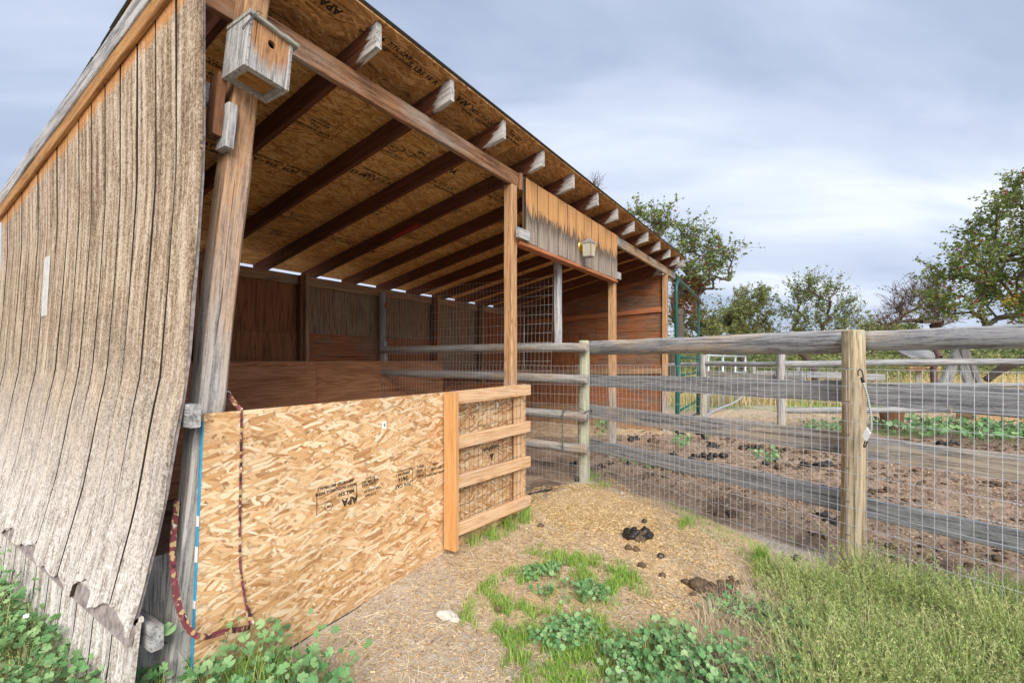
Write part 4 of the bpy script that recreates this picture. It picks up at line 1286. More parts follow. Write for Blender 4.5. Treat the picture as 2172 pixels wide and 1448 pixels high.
# ------------------------------------------------------------------ things beyond: green bow gate, silver panel, pole fence
def G(px, Z): 
    r = ray(px, 763); return Vector((r[0] * Z, r[1] * Z, float(gz(r[0] * Z, r[1] * Z))))
def bow_gate():
    a, b = G(1436, 8.2), G(1482, 10.9)
    T = thing('bow_gate', a, 'dark green tube gate frame with a rounded top beside the shelter end', 'gate')
    top = 2.80
    d = (b - a)
    def P(t, z): return Vector((a.x + d.x * t, a.y + d.y * t, z))
    a2 = G(1424, 8.2)
    tube('bow', smooth_path([P(0, a.z), P(-.01, 1.5), P(-.03, 2.55), P(.02, top), P(.10, top + .03), P(.80, top + .03), P(.95, top - .06), P(.99, top - .30), P(1, 1.5), P(1, b.z)], 6), .030, M['teal'], T, 10)
    for t, z1 in ((.06, 1.55), (.94, 1.5)): tube('upright', [P(t, .12), P(t, z1)], .028, M['teal'], T)
    for z in (1.45, 1.12, .80, .48, .20): tube('cross_bar', [P(.06, z), P(.94, z - .02)], .022, M['teal'], T)
    for z in (1.16, .55):
        p = P(.985, z); tube('tie', [p + Vector((-.05, -.05, 0)), p + Vector((.05, .05, .01))], .012, M['orange'], T, 6)
bow_gate()
def corral_panel():
    a, b = G(1500, 10.6), G(1582, 13.2)
    T = thing('corral_panel', a, 'silver tubular corral panel with curved lower rails behind the green gate', 'gate')
    def P(t, z): return Vector((a.x + (b.x - a.x) * t, a.y + (b.y - a.y) * t, z))
    for z in (1.50, 1.28, 1.06, .84, .60): tube('rail', [P(0, z), P(.5, z - .005), P(1, z)], .025, M['silver'], T)
    tube('rail', smooth_path([P(0, .14), P(.25, .22), P(.6, .26), P(.85, .36), P(1, .52)], 5), .025, M['silver'], T)
    for t in (.02, .35, .68, .98): tube('upright', [P(t, .18 + .25 * t), P(t, 1.5)], .03, M['silver'], T)
corral_panel()
def pole_fence():
    pts = [G(1400, 10.6), G(1492, 9.75), G(1657, 8.3), G(2050, 7.6), G(2400, 7.2)]
    T = thing('pole_fence', pts[2], 'low grey pole and wire fence across the far side of the paddock', 'fence')
    for i, p in enumerate(pts[1:3]):
        z = (1.50, 1.53, 1.40)[i]
        log('post', p - Vector((0, 0, .2)), (p.x, p.y, z), (.075, .07, .05)[i], (.075, .065, .05)[i], M['far_wood'], T, n=5)
    def rail(i, j, z0, z1, r, mat, n=8, name='rail'):
        a, b = pts[i].copy(), pts[j].copy(); a.z = z0; b.z = z1
        log(name, a, b, r, r * .85, M[mat], T, n=n, wob=.015)
    rail(0, 1, 1.28, 1.30, .045, 'pole_grey'); rail(1, 2, 1.315, 1.34, .05, 'pole_grey')
    rail(2, 4, 1.33, 1.37, .058, 'pole_grey', 14)
    rail(2, 4, .98, .99, .042, 'pole_grey', 14)
    rail(2, 4, .50, .60, .055, 'pole_grey', 14)
    p, q = pts[1].lerp(pts[2], .0), pts[1].lerp(pts[2], 1.25)
    timber('rail', (p.x, p.y, 1.12), (q.x, q.y, 1.05), .03, .12, M['far_wood'], T)
    p, q = pts[2], pts[2].lerp(pts[3], .62)
    timber('rail', (p.x, p.y + .1, 1.16), (q.x, q.y + .1, 1.10), .03, .11, M['rail_board'], T)
    d = pts[4] - pts[2]
    wire_panel((pts[2].x, pts[2].y, 0), (d.x, d.y, 0), d.length, .15, 1.30, .1016, .1016, .0018, 12, M['wire_dark'], 'wire_mesh', T)
    d = pts[2] - pts[1]
    wire_panel((pts[1].x, pts[1].y, 0), (d.x, d.y, 0), d.length, .15, 1.20, .1016, .1016, .0022, 13, M['wire'], 'wire_mesh', T)
pole_fence()
def rail_far():
    a, b = G(1600, 17), G(1800, 15)
    T = thing('board_fence', a, 'far two-board fence panel at the field edge left of the near post', 'fence')
    for z in (1.25, .95): timber('rail', (a.x, a.y, z), (b.x, b.y, z), .03, .13, M['grey_wood'], T)
    for t in (0, .5, 1): 
        p = a.lerp(b, t); box('post', (p.x - .05, p.y - .05, -.1), (p.x + .05, p.y + .05, 1.35), M['grey_wood'], T, axis='z')
rail_far()
def feeder():
    c = G(1948, 20)
    T = thing('hay_feeder', c, 'small far wooden feeder with a pale sloping roof on a post', 'feeder')
    rx = Vector((SY, -CY, 0)); fw = Vector((CY, SY, 0))
    w, dp = .70, .45
    def P(a, b, z): return c + rx * a + fw * b + Vector((0, 0, z))
    z0 = c.z
    timber('roof', P(-w, 0, 1.56), P(w, 0, 1.56), dp * 2.1, .04, M['pole_grey'], T, up=fw * -.45 + Vector((0, 0, 1)))
    timber('tray', P(-w * .95, 0, .86), P(w * .95, 0, .86), dp * 1.4, .07, M['trim_under'], T)
    timber('tray_lip', P(-w * .95, -.33, .95), P(w * .95, -.33, .95), .03, .10, M['end_grain'], T)
    for a in (-.6, .6): timber('upright', P(a, .1, .89), P(a, .1, 1.52), .07, .07, M['far_wood'], T, up=(1, 0, 0))
    timber('post', P(0, 0, -.1), P(0, 0, .83), .18, .18, M['far_wood'], T, up=(1, 0, 0))
feeder()
def stump():
    c = G(1892, 8.75)
    o = log('stump', (c.x, c.y, c.z - .1), (c.x, c.y, .50), .155, .20, M['brick_round'], None, sides=18, n=6)
    tag(o, 'reddish brown cut log standing upright behind the low pole fence', 'stump')
stump()
def tripod():
    c = G(2030, 12.5)
    T = thing('leaning_logs', c, 'stack of dead grey logs leaning together in the far field', 'logs')
    rx = Vector((SY, -CY, 0)); fw = Vector((CY, SY, 0))
    for (a0, b0, a1, b1, z, r) in ((-.75, 0, .05, .1, 1.62, .10), (-.30, .2, -.05, .0, 1.50, .12), (.42, -.2, .02, .1, 1.75, .09), (.62, .1, .14, .0, 1.78, .08), (.86, 0, .28, .05, 1.66, .09)):
        p0 = c + rx * a0 + fw * b0; p1 = c + rx * a1 + fw * b1
        log('log', (p0.x, p0.y, .02), (p1.x, p1.y, z), r, r * .8, M['pole_grey'], T, n=6, wob=.02)
    p = [c + rx * a + Vector((0, 0, z)) for a, z in ((.8, .75), (1.1, .98), (1.6, 1.22), (2.3, 1.32), (3.2, 1.2))]
    tube('branch', smooth_path(p, 4), [.09 + .05 * i / 16 for i in range(17)], M['bark'], T, 9)
tripod()
def woodpile():
    c = G(2140, 9.6)
    rg = random.Random(3)
    T = thing('woodpile', c, 'pile of split brown firewood at the right edge of the paddock', 'firewood')
    rx = Vector((SY, -CY, 0)); fw = Vector((CY, SY, 0))
    for r_ in range(2):
        for i in range(7):
            a = -.55 + i * .27 + .13 * r_ + rg.uniform(-.03, .03)
            p = c + rx * a + Vector((0, 0, .10 + r_ * .2)); q = p + fw * .45 + rx * rg.uniform(-.05, .05)
            log('log', p, q, .125, .115, M['end_grain'], T, sides=9, n=3, wob=.01)
woodpile()

# ------------------------------------------------------------------ trees
def unit(v): return v / (np.linalg.norm(v) + 1e-9)
def tree(name, label, px, Z, crown, seed, leafmat, nodes, leaves, leafsize, trunk_r=.12, twigs=6, twig_len=.5, thick=1.0, up=.5, cat='tree', extra=None, group=None, fork=.9):
    """crown: ellipsoids (px, py, half width px, half height px) at distance Z turned into metres; limbs grow from the trunk to points inside them"""
    rg = np.random.RandomState(seed)
    base = G(px, Z)
    T = thing(name, base, label, cat, group)
    base = np.array(base, float)
    rx = np.array([SY, -CY, 0]); fw = np.array([CY, SY, 0]); uz = np.array([0, 0, 1.0])
    k = Z / 984.5
    W = np.array([e[2] * e[3] for e in crown], float); W /= W.sum()
    pts = []
    for _ in range(nodes):
        e = crown[rg.choice(len(crown), p=W)]
        v = rg.normal(0, 1, 3); v = v / np.linalg.norm(v) * rg.rand() ** .38
        c = np.array(at_Z(e[0], e[1], Z), float)
        q = c + rx * v[0] * e[2] * k + uz * v[2] * e[3] * k + fw * v[1] * e[2] * k * 1.0
        if q[2] > base[2] + .35: pts.append(q)
    trunk_top = base + np.array([0, 0, fork]) + rg.normal(0, .06, 3)
    N = [base - np.array([0, 0, .1]), (base + trunk_top) / 2 + rg.normal(0, .04, 3), trunk_top]; par = [-1, 0, 1]
    pts.sort(key=lambda q: np.linalg.norm(q - trunk_top))
    for q in pts:
        A = np.array(N)
        d = np.linalg.norm(A - q, axis=1) + .15 * np.linalg.norm(A - trunk_top, axis=1); d[0] += 9; d[1] += 9
        p = int(np.argmin(d))
        L = np.linalg.norm(q - N[p])
        ns = max(1, int(L / .45))
        for s_ in range(1, ns + 1):
            f = s_ / ns
            m_ = N[p] * 0 + A[p] * (1 - f) + q * f
            if s_ < ns: m_ = m_ + rg.normal(0, .05 * L, 3) + np.array([0, 0, -.06 * L * math.sin(f * math.pi)])
            N.append(m_); par.append(p if s_ == 1 else len(N) - 2)
    n = len(N); cnt = np.ones(n)
    for i_ in range(n - 1, 0, -1): cnt[par[i_]] += cnt[i_]
    rad = np.clip(trunk_r * (cnt / cnt[0]) ** .55, .007 * thick, 9)
    parts = []
    for i_ in range(1, n):
        a, b = N[par[i_]], N[i_]
        parts.append(tube_geo([tuple(a), tuple(b)], [float(rad[i_]) * 1.04, float(rad[i_])], 7 if rad[i_] > .04 else 4, False))
    tw = []
    for i_ in range(3, n):
        for _ in range(twigs if cnt[i_] < 8 else twigs // 2):
            d = unit(unit(N[i_] - N[par[i_]]) * .5 + rg.normal(0, .6, 3) + np.array([0, 0, up]))
            L = twig_len * rg.uniform(.4, 1.25)
            p0 = N[i_] + (N[par[i_]] - N[i_]) * rg.rand() * .8
            p1 = p0 + d * L * .5 + rg.normal(0, .04, 3); p2 = p1 + unit(d + rg.normal(0, .35, 3)) * L * .5
            tw.append((p0, p1, p2))
            parts.append(tube_geo([tuple(p0), tuple(p1), tuple(p2)], [.006 * thick, .0045 * thick, .003 * thick], 3, False))
    V, Fc = merge(parts)
    obj('trunk', mesh('trunk', V, Fc, M['bark'] if leaves > 2 else M['twig'], True), T)
    TW = np.array(tw)
    cl = .15 + rg.rand(len(TW)) ** 1.3
    idx = rg.choice(len(TW), size=int(len(TW) * leaves), p=cl / cl.sum())
    f = rg.rand(len(idx), 1) ** .75
    P = np.where(f < .5, TW[idx, 0] + (TW[idx, 1] - TW[idx, 0]) * f * 2, TW[idx, 1] + (TW[idx, 2] - TW[idx, 1]) * (f * 2 - 1))
    P = P + rg.normal(0, leafsize * .75, P.shape)
    if len(P): obj('crown', leaves_mesh('crown', P, leafsize, leafmat, rg), T)
    for (en, em, c_, sz, sub) in (extra or []):
        Q = P if sub is None else P[sub(P)]
        if len(Q) == 0: continue
        Q = Q[rg.randint(0, len(Q), c_)] + rg.normal(0, .04, (c_, 3))
        if en == 'apples':
            S, Fq = ico()
            V = (Q[:, None, :] + S[None] * sz).reshape(-1, 3)
            Fa = (np.arange(c_)[:, None, None] * len(S) + Fq[None]).reshape(-1, 3)
            obj(en, fastmesh(en, V, Fa, M[em], True), T, kind='stuff')
        else: obj(en, leaves_mesh(en, Q, sz, em, rg), T, kind='stuff')
    return T
def ico():
    S = [(0, 0, 1), (.89, 0, .45), (.28, .85, .45), (-.72, .53, .45), (-.72, -.53, .45), (.28, -.85, .45), (.72, .53, -.45), (-.28, .85, -.45), (-.89, 0, -.45), (-.28, -.85, -.45), (.72, -.53, -.45), (0, 0, -1)]
    Fq = [(0, 1, 2), (0, 2, 3), (0, 3, 4), (0, 4, 5), (0, 5, 1), (1, 6, 2), (2, 7, 3), (3, 8, 4), (4, 9, 5), (5, 10, 1), (2, 6, 7), (3, 7, 8), (4, 8, 9), (5, 9, 10), (1, 10, 6), (6, 11, 7), (7, 11, 8), (8, 11, 9), (9, 11, 10), (10, 11, 6)]
    return np.array(S, float), np.array(Fq)
def leaves_mesh(name, P, size, mat, rg, aspect=.55):
    n = len(P)
    a = rg.normal(0, 1, (n, 3)); a[:, 2] *= .6; a /= np.linalg.norm(a, axis=1)[:, None]
    b = rg.normal(0, 1, (n, 3)); b -= a * (a * b).sum(1)[:, None]; b /= np.linalg.norm(b, axis=1)[:, None]
    c = np.cross(a, b)
    s = size * rg.uniform(.6, 1.3, n)[:, None]
    V = np.stack([P - a * s, P + b * s * aspect + c * s * .18, P + a * s, P - b * s * aspect + c * s * .18], 1).reshape(-1, 3)
    i = np.arange(n)[:, None] * 4
    Fc = np.concatenate([i + np.array([[0, 1, 2]]), i + np.array([[0, 2, 3]])], 0)
    return fastmesh(name, V, Fc, M[mat])
def near_px(px0, px1, py0, py1):
    def f(P):
        D = zdepth(P[:, 0], P[:, 1]); q = 1086 + 984.5 * xlat(P[:, 0], P[:, 1]) / D; h = 763 - 984.5 * (P[:, 2] - CZ) / D
        return (q > px0) & (q < px1) & (h > py0) & (h < py1)
    return f
tree('apple_tree', 'tall apple tree with red fruit at the right edge of the view', 2225, 11.5,
     [(2125, 480, 75, 75), (2050, 570, 70, 45), (2005, 630, 45, 35), (2160, 590, 130, 80), (2100, 665, 110, 35), (2230, 460, 110, 110), (2270, 610, 150, 110), (2185, 410, 45, 45)], 21,
     'apple_leaf', 260, 13, .046, .17, 7, .55, up=.35, fork=.9,
     extra=[('apples', 'apple', 330, .030, None), ('yellow_leaves', 'yellow_leaf', 200, .045, near_px(2120, 2165, 600, 650))])
tree('apple_tree', 'airy apple tree rising behind the right end of the shelter roof', 1432, 15.5,
     [(1385, 465, 55, 45), (1445, 510, 65, 42), (1525, 545, 48, 30), (1490, 590, 60, 35), (1400, 560, 90, 60), (1455, 640, 50, 50)], 34,
     'apple_leaf', 170, 7.5, .055, .16, 6, .6, up=.35, fork=1.3,
     extra=[('apples', 'apple', 70, .035, None), ('red_leaves', 'red_leaf', 1500, .045, near_px(1420, 1500, 590, 680))])
tree('willow_shrub', 'rounded pale olive bush tree right of the green gate', 1572, 21,
     [(1575, 665, 55, 48), (1545, 705, 60, 40), (1615, 640, 30, 30), (1600, 710, 45, 35)], 51, 'pale_leaf', 150, 15, .050, .14, 8, .6, up=.45, fork=.4)
tree('orchard_tree', 'sparse orchard tree with upright shoots left of the near fence post', 1732, 19.5,
     [(1740, 635, 50, 45), (1690, 675, 42, 35), (1790, 685, 38, 28), (1705, 620, 22, 25), (1740, 700, 70, 28), (1805, 655, 18, 22)], 63, 'apple_leaf', 105, 7.5, .052, .13, 7, .75, up=.9, fork=.7)
tree('bare_tree', 'nearly bare purplish tree beside the tall apple tree', 1978, 19,
     [(1920, 640, 40, 35), (1965, 625, 35, 40), (1905, 675, 45, 20), (1990, 670, 30, 35)], 75, 'brown_leaf', 130, 1.4, .040, .12, 8, .7, up=.4, fork=.6, thick=1.5)
tree('dead_tree', 'leafless treetop poking above the shelter roof', 1258, 19, [(1262, 395, 14, 18), (1245, 420, 20, 16)], 82, 'brown_leaf', 14, .3, .03, .08, 5, .6, up=.6, fork=5.6, thick=1.8)
tree('orchard_tree', 'low far orchard tree between the near post and the bare tree', 1850, 34,
     [(1850, 705, 40, 25), (1880, 712, 30, 22), (1815, 715, 30, 22)], 94, 'pale_leaf', 70, 9, .085, .15, 6, .9, fork=.8)
tree('young_tree', 'leafy young tree with reddish leaves behind the green gate frame', 1478, 17,
     [(1470, 620, 30, 30), (1455, 690, 38, 50), (1495, 700, 30, 45)], 98, 'pale_leaf', 90, 10, .05, .08, 6, .5, fork=.5, extra=[('red_leaves', 'red_leaf', 700, .045, near_px(1430, 1490, 590, 680))])
for i, (px, Z) in enumerate(((1888, 62), (1926, 66))):
    tree('far_tree', ('leftmost', 'rightmost')[i] + ' of two far round green treetops above the fence rail', px, Z, [(px, 702, 18, 14), (px + 4, 712, 20, 16)], 120 + i, 'far_leaf', 60, 14, .16, .2, 6, .9, group='far treetops')
# the far hedge line reads as one mass
def hedge():
    rg = np.random.RandomState(5)
    n = 60000
    px = rg.uniform(1380, 2560, n); Z = rg.uniform(40, 58, n)
    X = (px - 1086) / 984.5 * Z
    x = X * SY + Z * CY; y = -X * CY + Z * SY
    top = 1.5 + 2.2 * fbm(x * .22, y * .22, 4)
    z = .1 + top * rg.rand(n) ** .8
    o = obj('far_hedge', leaves_mesh('far_hedge', np.stack([x, y, z], 1), .19, 'far_leaf', rg), kind='stuff')
    tag(o, 'far mass of green hedge and scrub along the field edge', 'hedge')
    n = 26000
    px = rg.uniform(1400, 2300, n); Z = rg.uniform(22, 32, n)
    X = (px - 1086) / 984.5 * Z
    x = X * SY + Z * CY; y = -X * CY + Z * SY
    keep = fbm(x * .35 + 9, y * .35, 3) > .47
    x, y = x[keep], y[keep]
    z = .1 + (1.0 + 1.3 * fbm(x * .5, y * .5, 3)) * rg.rand(len(x))
    o = obj('field_scrub', leaves_mesh('field_scrub', np.stack([x, y, z], 1), .08, 'pale_leaf', rg), kind='stuff')
    tag(o, 'patchy low scrub under the orchard trees', 'scrub')
hedge()

# ------------------------------------------------------------------ ground cover
def poly_points(poly, n, rg, dens=None):
    """random ground points whose sight from the camera side falls in a patch outline (outline turned into ground metres)"""
    W = np.array([at_g(*p)[:2] for p in poly])
    lo, hi = W.min(0), W.max(0)
    out = []
    need = n
    while need > 0:
        P = lo + (hi - lo) * rg.rand(need * 3 + 50, 2)
        ins = np.zeros(len(P), bool)
        j = len(W) - 1
        for i in range(len(W)):
            c = ((W[i, 1] > P[:, 1]) != (W[j, 1] > P[:, 1])) & (P[:, 0] < (W[j, 0] - W[i, 0]) * (P[:, 1] - W[i, 1]) / (W[j, 1] - W[i, 1] + 1e-12) + W[i, 0])
            ins ^= c; j = i
        if dens is not None: ins &= rg.rand(len(P)) < dens(P[:, 0], P[:, 1])
        out.append(P[ins]); need -= int(ins.sum())
        if len(out) > 60: break
    return np.concatenate(out)[:n]
def blades(P, h, w, rg, lean=.5, curve=.35, taper=True):
    n = len(P)
    z = gz(P[:, 0], P[:, 1])
    az = rg.rand(n) * 2 * math.pi; l = np.abs(rg.normal(0, lean, n))
    hh = h * rg.uniform(.45, 1.25, n)
    d = np.stack([np.cos(az) * l, np.sin(az) * l, np.ones(n)], 1); d /= np.linalg.norm(d, axis=1)[:, None]
    s = np.stack([-np.sin(az), np.cos(az), np.zeros(n)], 1) * (w * rg.uniform(.6, 1.3, n))[:, None]
    tw = rg.rand(n)[:, None] * 2 - 1
    s = s * (1 - np.abs(tw) * .5) + np.stack([np.cos(az), np.sin(az), np.zeros(n)], 1) * w * tw * .6
    b = np.stack([P[:, 0], P[:, 1], z - .004], 1)
    m = b + d * (hh * .55)[:, None]
    out = np.stack([np.cos(az), np.sin(az), -np.ones(n) * .4], 1) * (hh * curve * rg.rand(n))[:, None]
    t = b + d * hh[:, None] + out
    V = np.stack([b - s, b + s, m + s * .8, m - s * .8, t], 1).reshape(-1, 3)
    i = np.arange(n)[:, None] * 5
    Fc = np.concatenate([i + np.array([[0, 1, 2]]), i + np.array([[0, 2, 3]]), i + np.array([[3, 2, 4]])], 0)
    return V, Fc
def joined(name, parts, mat, label, cat):
    V, Fc, o = [], [], 0
    for v, f in parts: V.append(v); Fc.append(f + o); o += len(v)
    ob = obj(name, fastmesh(name, np.concatenate(V), np.concatenate(Fc), M[mat]), kind='stuff')
    return tag(ob, label, cat)
def lobed_leaves(C, N, size, rg, lobes=7):
    """round scalloped leaves, cupped, with a notch at the stalk"""
    n = len(C); k = 22
    ang = np.linspace(.25, 2 * math.pi - .25, k)
    rad = 1 + .07 * np.cos(ang * lobes)
    a = rg.normal(0, 1, (n, 3)); a -= N * (a * N).sum(1)[:, None]; a /= np.linalg.norm(a, axis=1)[:, None]
    b = np.cross(N, a)
    s = size * rg.uniform(.45, 1.25, n)
    cup = rg.uniform(.1, .38, n)
    fold = .15 * np.cos(ang * lobes * 1.0)
    ring = (a[:, None] * (np.cos(ang) * rad)[None, :, None] + b[:, None] * (np.sin(ang) * rad)[None, :, None]) * s[:, None, None] + N[:, None] * (s * 1.0)[:, None, None] * (cup[:, None] + fold[None])[..., None]
    V = np.concatenate([C[:, None], C[:, None] + ring], 1).reshape(-1, 3)
    i = np.arange(n)[:, None] * (k + 1)
    Fc = np.concatenate([i + np.array([[0, j + 1, j + 2]]) for j in range(k - 1)], 0)
    return V, Fc
def mallow(name, poly, n, hmax, size, label, seed, dens=None, hfun=None, grass_n=0, flowers=0):
    rg = np.random.RandomState(seed)
    P = poly_points(poly, n, rg, dens)
    n = len(P)
    H = hmax * rg.uniform(.25, 1, n) * (.5 + .9 * fbm(P[:, 0] * 4, P[:, 1] * 4, 3))
    if hfun is not None: H = H * hfun(P[:, 0], P[:, 1])
    z = gz(P[:, 0], P[:, 1])
    off = rg.normal(0, .35, (n, 2)) * H[:, None]
    C = np.stack([P[:, 0] + off[:, 0], P[:, 1] + off[:, 1], z + H], 1)
    N = rg.normal(0, .52, (n, 3)) + np.array([-.25, -.16, 1.0]); N /= np.linalg.norm(N, axis=1)[:, None]
    parts = [lobed_leaves(C, N, size, rg)]
    ob = joined(name, parts, 'mallow', label, 'weeds')
    # stalks
    b = np.stack([P[:, 0], P[:, 1], z - .01], 1)
    s = np.stack([rg.normal(0, 1, n), rg.normal(0, 1, n), np.zeros(n)], 1); s /= np.linalg.norm(s, axis=1)[:, None]; s *= .0016
    m = (b + C) / 2 + rg.normal(0, .012, (n, 3))
    V = np.stack([b - s, b + s, m + s, m - s, C + s * .7, C - s * .7], 1).reshape(-1, 3)
    i = np.arange(n)[:, None] * 6
    Fc = np.concatenate([i + np.array([[0, 1, 2]]), i + np.array([[0, 2, 3]]), i + np.array([[3, 2, 4]]), i + np.array([[3, 4, 5]])], 0)
    obj('leaf_stalks', fastmesh('leaf_stalks', V, Fc, M['stem']), ob, kind='stuff')
    if flowers:
        j = rg.randint(0, n, flowers)
        V, Fc = lobed_leaves(C[j] + np.array([0, 0, .012]), N[j], .010, rg, 5)
        obj('flowers', fastmesh('flowers', V, Fc, M['flower']), ob, kind='stuff')
    return ob
L_POLY = [(-160, 1250), (0, 1262), (110, 1280), (240, 1330), (330, 1345), (430, 1350), (520, 1345), (585, 1375), (640, 1400), (740, 1455), (760, 1560), (-200, 1700)]
mallow('mallow_weeds', L_POLY, 2500, .20, .0175, 'dense round-leaved green mallow weeds at the foot of the leaning siding', 31, flowers=14)
mallow('mallow_weeds', [(395, 1300), (420, 1290), (560, 1330), (575, 1420), (400, 1440)], 150, .33, .022, 'taller mallow stems growing against the blue edge of the strand board', 32)
mallow('mallow_weeds', [(-160, 1190), (0, 1195), (130, 1235), (160, 1330), (0, 1400), (-200, 1400)], 260, .36, .020, 'tall straggly green weed stems at the left edge by the siding skirt', 33)
mallow('mallow_weeds', [(1275, 1400), (1400, 1330), (1500, 1300), (1600, 1310), (1700, 1350), (1720, 1500), (1300, 1540)], 1500, .13, .0140, 'patch of round-leaved mallow beside the dry brush in the right foreground', 34, flowers=6, dens=lambda x, y: (fbm(x * 3, y * 3, 3) > .34) * 1.0)
mallow('mallow_weeds', [(1040, 1260), (1120, 1220), (1240, 1205), (1340, 1230), (1340, 1290), (1240, 1290), (1270, 1380), (1190, 1400), (1110, 1340)], 800, .06, .0115, 'small mallow plants mixed with the bright grass patch in mid foreground', 35, dens=lambda x, y: (fbm(x * 5 + 4, y * 5, 3) > .46) * 1.0)
mallow('mallow_weeds', [(1305, 978), (1340, 965), (1480, 1000), (1560, 1010), (1480, 1015), (1380, 1000)], 260, .09, .025, 'green mallow strip along the lowest fence board inside the paddock', 36)
mallow('mallow_weeds', [(1840, 905), (2000, 902), (2300, 915), (2300, 950), (2080, 945), (1900, 925)], 900, .22, .040, 'green mallow bank behind the paddock on the right', 37)
mallow('mallow_weeds', [(1690, 905), (1800, 900), (1815, 925), (1720, 925)], 160, .16, .035, 'low green weeds at the paddock edge left of the near post', 38)
mallow('mallow_weeds', [(1595, 960), (1650, 955), (1660, 985), (1600, 990)], 46, .10, .028, 'little green weed among the dark manure in the paddock', 39)
mallow('mallow_weeds', [(1265, 905), (1300, 905), (1300, 935), (1265, 935)], 60, .22, .030, 'green weed growing by the shelter post behind the wire', 40)
mallow('mallow_weeds', [(1430, 930), (1470, 935), (1460, 960), (1430, 955)], 40, .14, .028, 'weed sprouting at the foot of the shelter end post', 41)
rgG = np.random.RandomState(77)
gp = [([(960, 1310), (1040, 1230), (1180, 1180), (1330, 1205), (1400, 1280), (1320, 1310), (1330, 1420), (1210, 1470), (1080, 1440), (1040, 1340)], 6000, .062, .0026, 'bright green grass patch in the middle foreground'),
      ([(985, 1165), (1000, 1140), (1090, 1095), (1125, 1080), (1130, 1120), (1070, 1145), (1010, 1170)], 560, .13, .0022, 'tuft of long green grass under the small gate'),
      ([(1100, 1175), (1150, 1160), (1190, 1180), (1150, 1195)], 260, .05, .002, 'two thin grass tufts in front of the gate'),
      ([(1240, 1005), (1290, 1010), (1300, 1035), (1250, 1040)], 320, .07, .002, 'grass tuft beside the pale green post'),
      ([(1440, 1105), (1475, 1105), (1475, 1130), (1440, 1130)], 200, .08, .002, 'small pale grass tuft by the wire'),
      ([(1590, 1190), (1625, 1185), (1640, 1225), (1600, 1235)], 260, .12, .0025, 'upright grass clump at the edge of the feathery weeds'),
      ([(200, 1330), (420, 1360), (560, 1370), (700, 1440), (600, 1500), (200, 1500)], 700, .20, .003, 'long grass blades among the left mallow'),
      ([(1300, 1380), (1420, 1340), (1560, 1440), (1500, 1500), (1300, 1500)], 900, .09, .0022, 'grass blades among the right mallow')]
for (poly, n, h, w, lab) in gp:
    clump = lambda x, y: np.clip((fbm(x * 15 + 3, y * 15, 4) - .40) * 7, .03, 1) * np.clip((fbm(x * 4 + 8, y * 4, 2) - .22) * 5, .1, 1)
    P = poly_points(poly, n, rgG, clump)
    joined('grass_patch', [blades(P, h, w, rgG, .5, .45)], 'grass', lab, 'grass')
P = poly_points([(1400, 1060), (1480, 1090), (1700, 1200), (1790, 1225), (1650, 1240), (1480, 1130)], 1500, rgG)
joined('grass_patch', [blades(P, .035, .0018, rgG, .7)], 'grass', 'thin sparse green sprouts along the wire bottom', 'grass')
P = poly_points([(1800, 1235), (2172, 1300), (2300, 1340), (2300, 1280), (1900, 1215)], 2200, rgG)
joined('grass_patch', [blades(P, .05, .002, rgG, .7)], 'grass', 'low green growth under the fence wire on the right', 'grass')
# feathery kochia weeds: stems with many narrow leaves
def feathery(name, poly, nbush, nst, h, seed, mat, label, leafn=26, leafl=.016, wide=1.0):
    rg = np.random.RandomState(seed)
    B = poly_points(poly, nbush, rg)
    bh = h * rg.uniform(.7, 1.15, len(B)) * (.35 + 1.35 * fbm(B[:, 0] * 2.5, B[:, 1] * 2.5, 3))
    k = np.repeat(np.arange(len(B)), nst); n = len(k)
    az = rg.rand(n) * 6.283; el = np.arccos(1 - rg.rand(n) * .95)             # spread over a dome
    d = np.stack([np.cos(az) * np.sin(el) * wide, np.sin(az) * np.sin(el) * wide, np.cos(el) + .12], 1); d /= np.linalg.norm(d, axis=1)[:, None]
    hh = bh[k] * rg.uniform(.55, 1.1, n)
    P = B[k] + rg.normal(0, .02, (n, 2))
    z = gz(P[:, 0], P[:, 1])
    b = np.stack([P[:, 0], P[:, 1], z - .005], 1)
    bend = np.stack([np.zeros(n), np.zeros(n), np.ones(n)], 1) * (hh * .30 * np.sin(el))[:, None] + rg.normal(0, .12, (n, 3)) * hh[:, None]
    f = (.15 + .85 * rg.rand(n, leafn) ** .7)
    C = b[:, None] + d[:, None] * (hh[:, None] * f)[..., None] + bend[:, None] * (f ** 2)[..., None]
    C = C.reshape(-1, 3); m = len(C)
    ax = d + bend / hh[:, None]; ax /= np.linalg.norm(ax, axis=1)[:, None]
    a = rg.normal(0, 1, (m, 3)) * .45 + np.repeat(ax, leafn, 0) * 1.0; a /= np.linalg.norm(a, axis=1)[:, None]
    s = np.cross(a, rg.normal(0, 1, (m, 3))); s /= np.linalg.norm(s, axis=1)[:, None]
    ln = (leafl * rg.uniform(.5, 1.3, m))[:, None]
    V = np.stack([C, C + a * ln * .5 + s * ln * .12, C + a * ln, C + a * ln * .5 - s * ln * .12], 1).reshape(-1, 3)
    i = np.arange(m)[:, None] * 4
    Fc = np.concatenate([i + np.array([[0, 1, 2]]), i + np.array([[0, 2, 3]])], 0)
    s2 = np.stack([-np.sin(az), np.cos(az), np.zeros(n)], 1) * .0017
    mid = b + d * (hh * .5)[:, None] + bend * .25; t = b + d * hh[:, None] + bend
    V2 = np.stack([b - s2, b + s2, mid + s2, mid - s2, t], 1).reshape(-1, 3)
    i = np.arange(n)[:, None] * 5
    F2 = np.concatenate([i + np.array([[0, 1, 2]]), i + np.array([[0, 2, 3]]), i + np.array([[3, 2, 4]])], 0)
    return joined(name, [(V, Fc), (V2, F2)], mat, label, 'weeds')
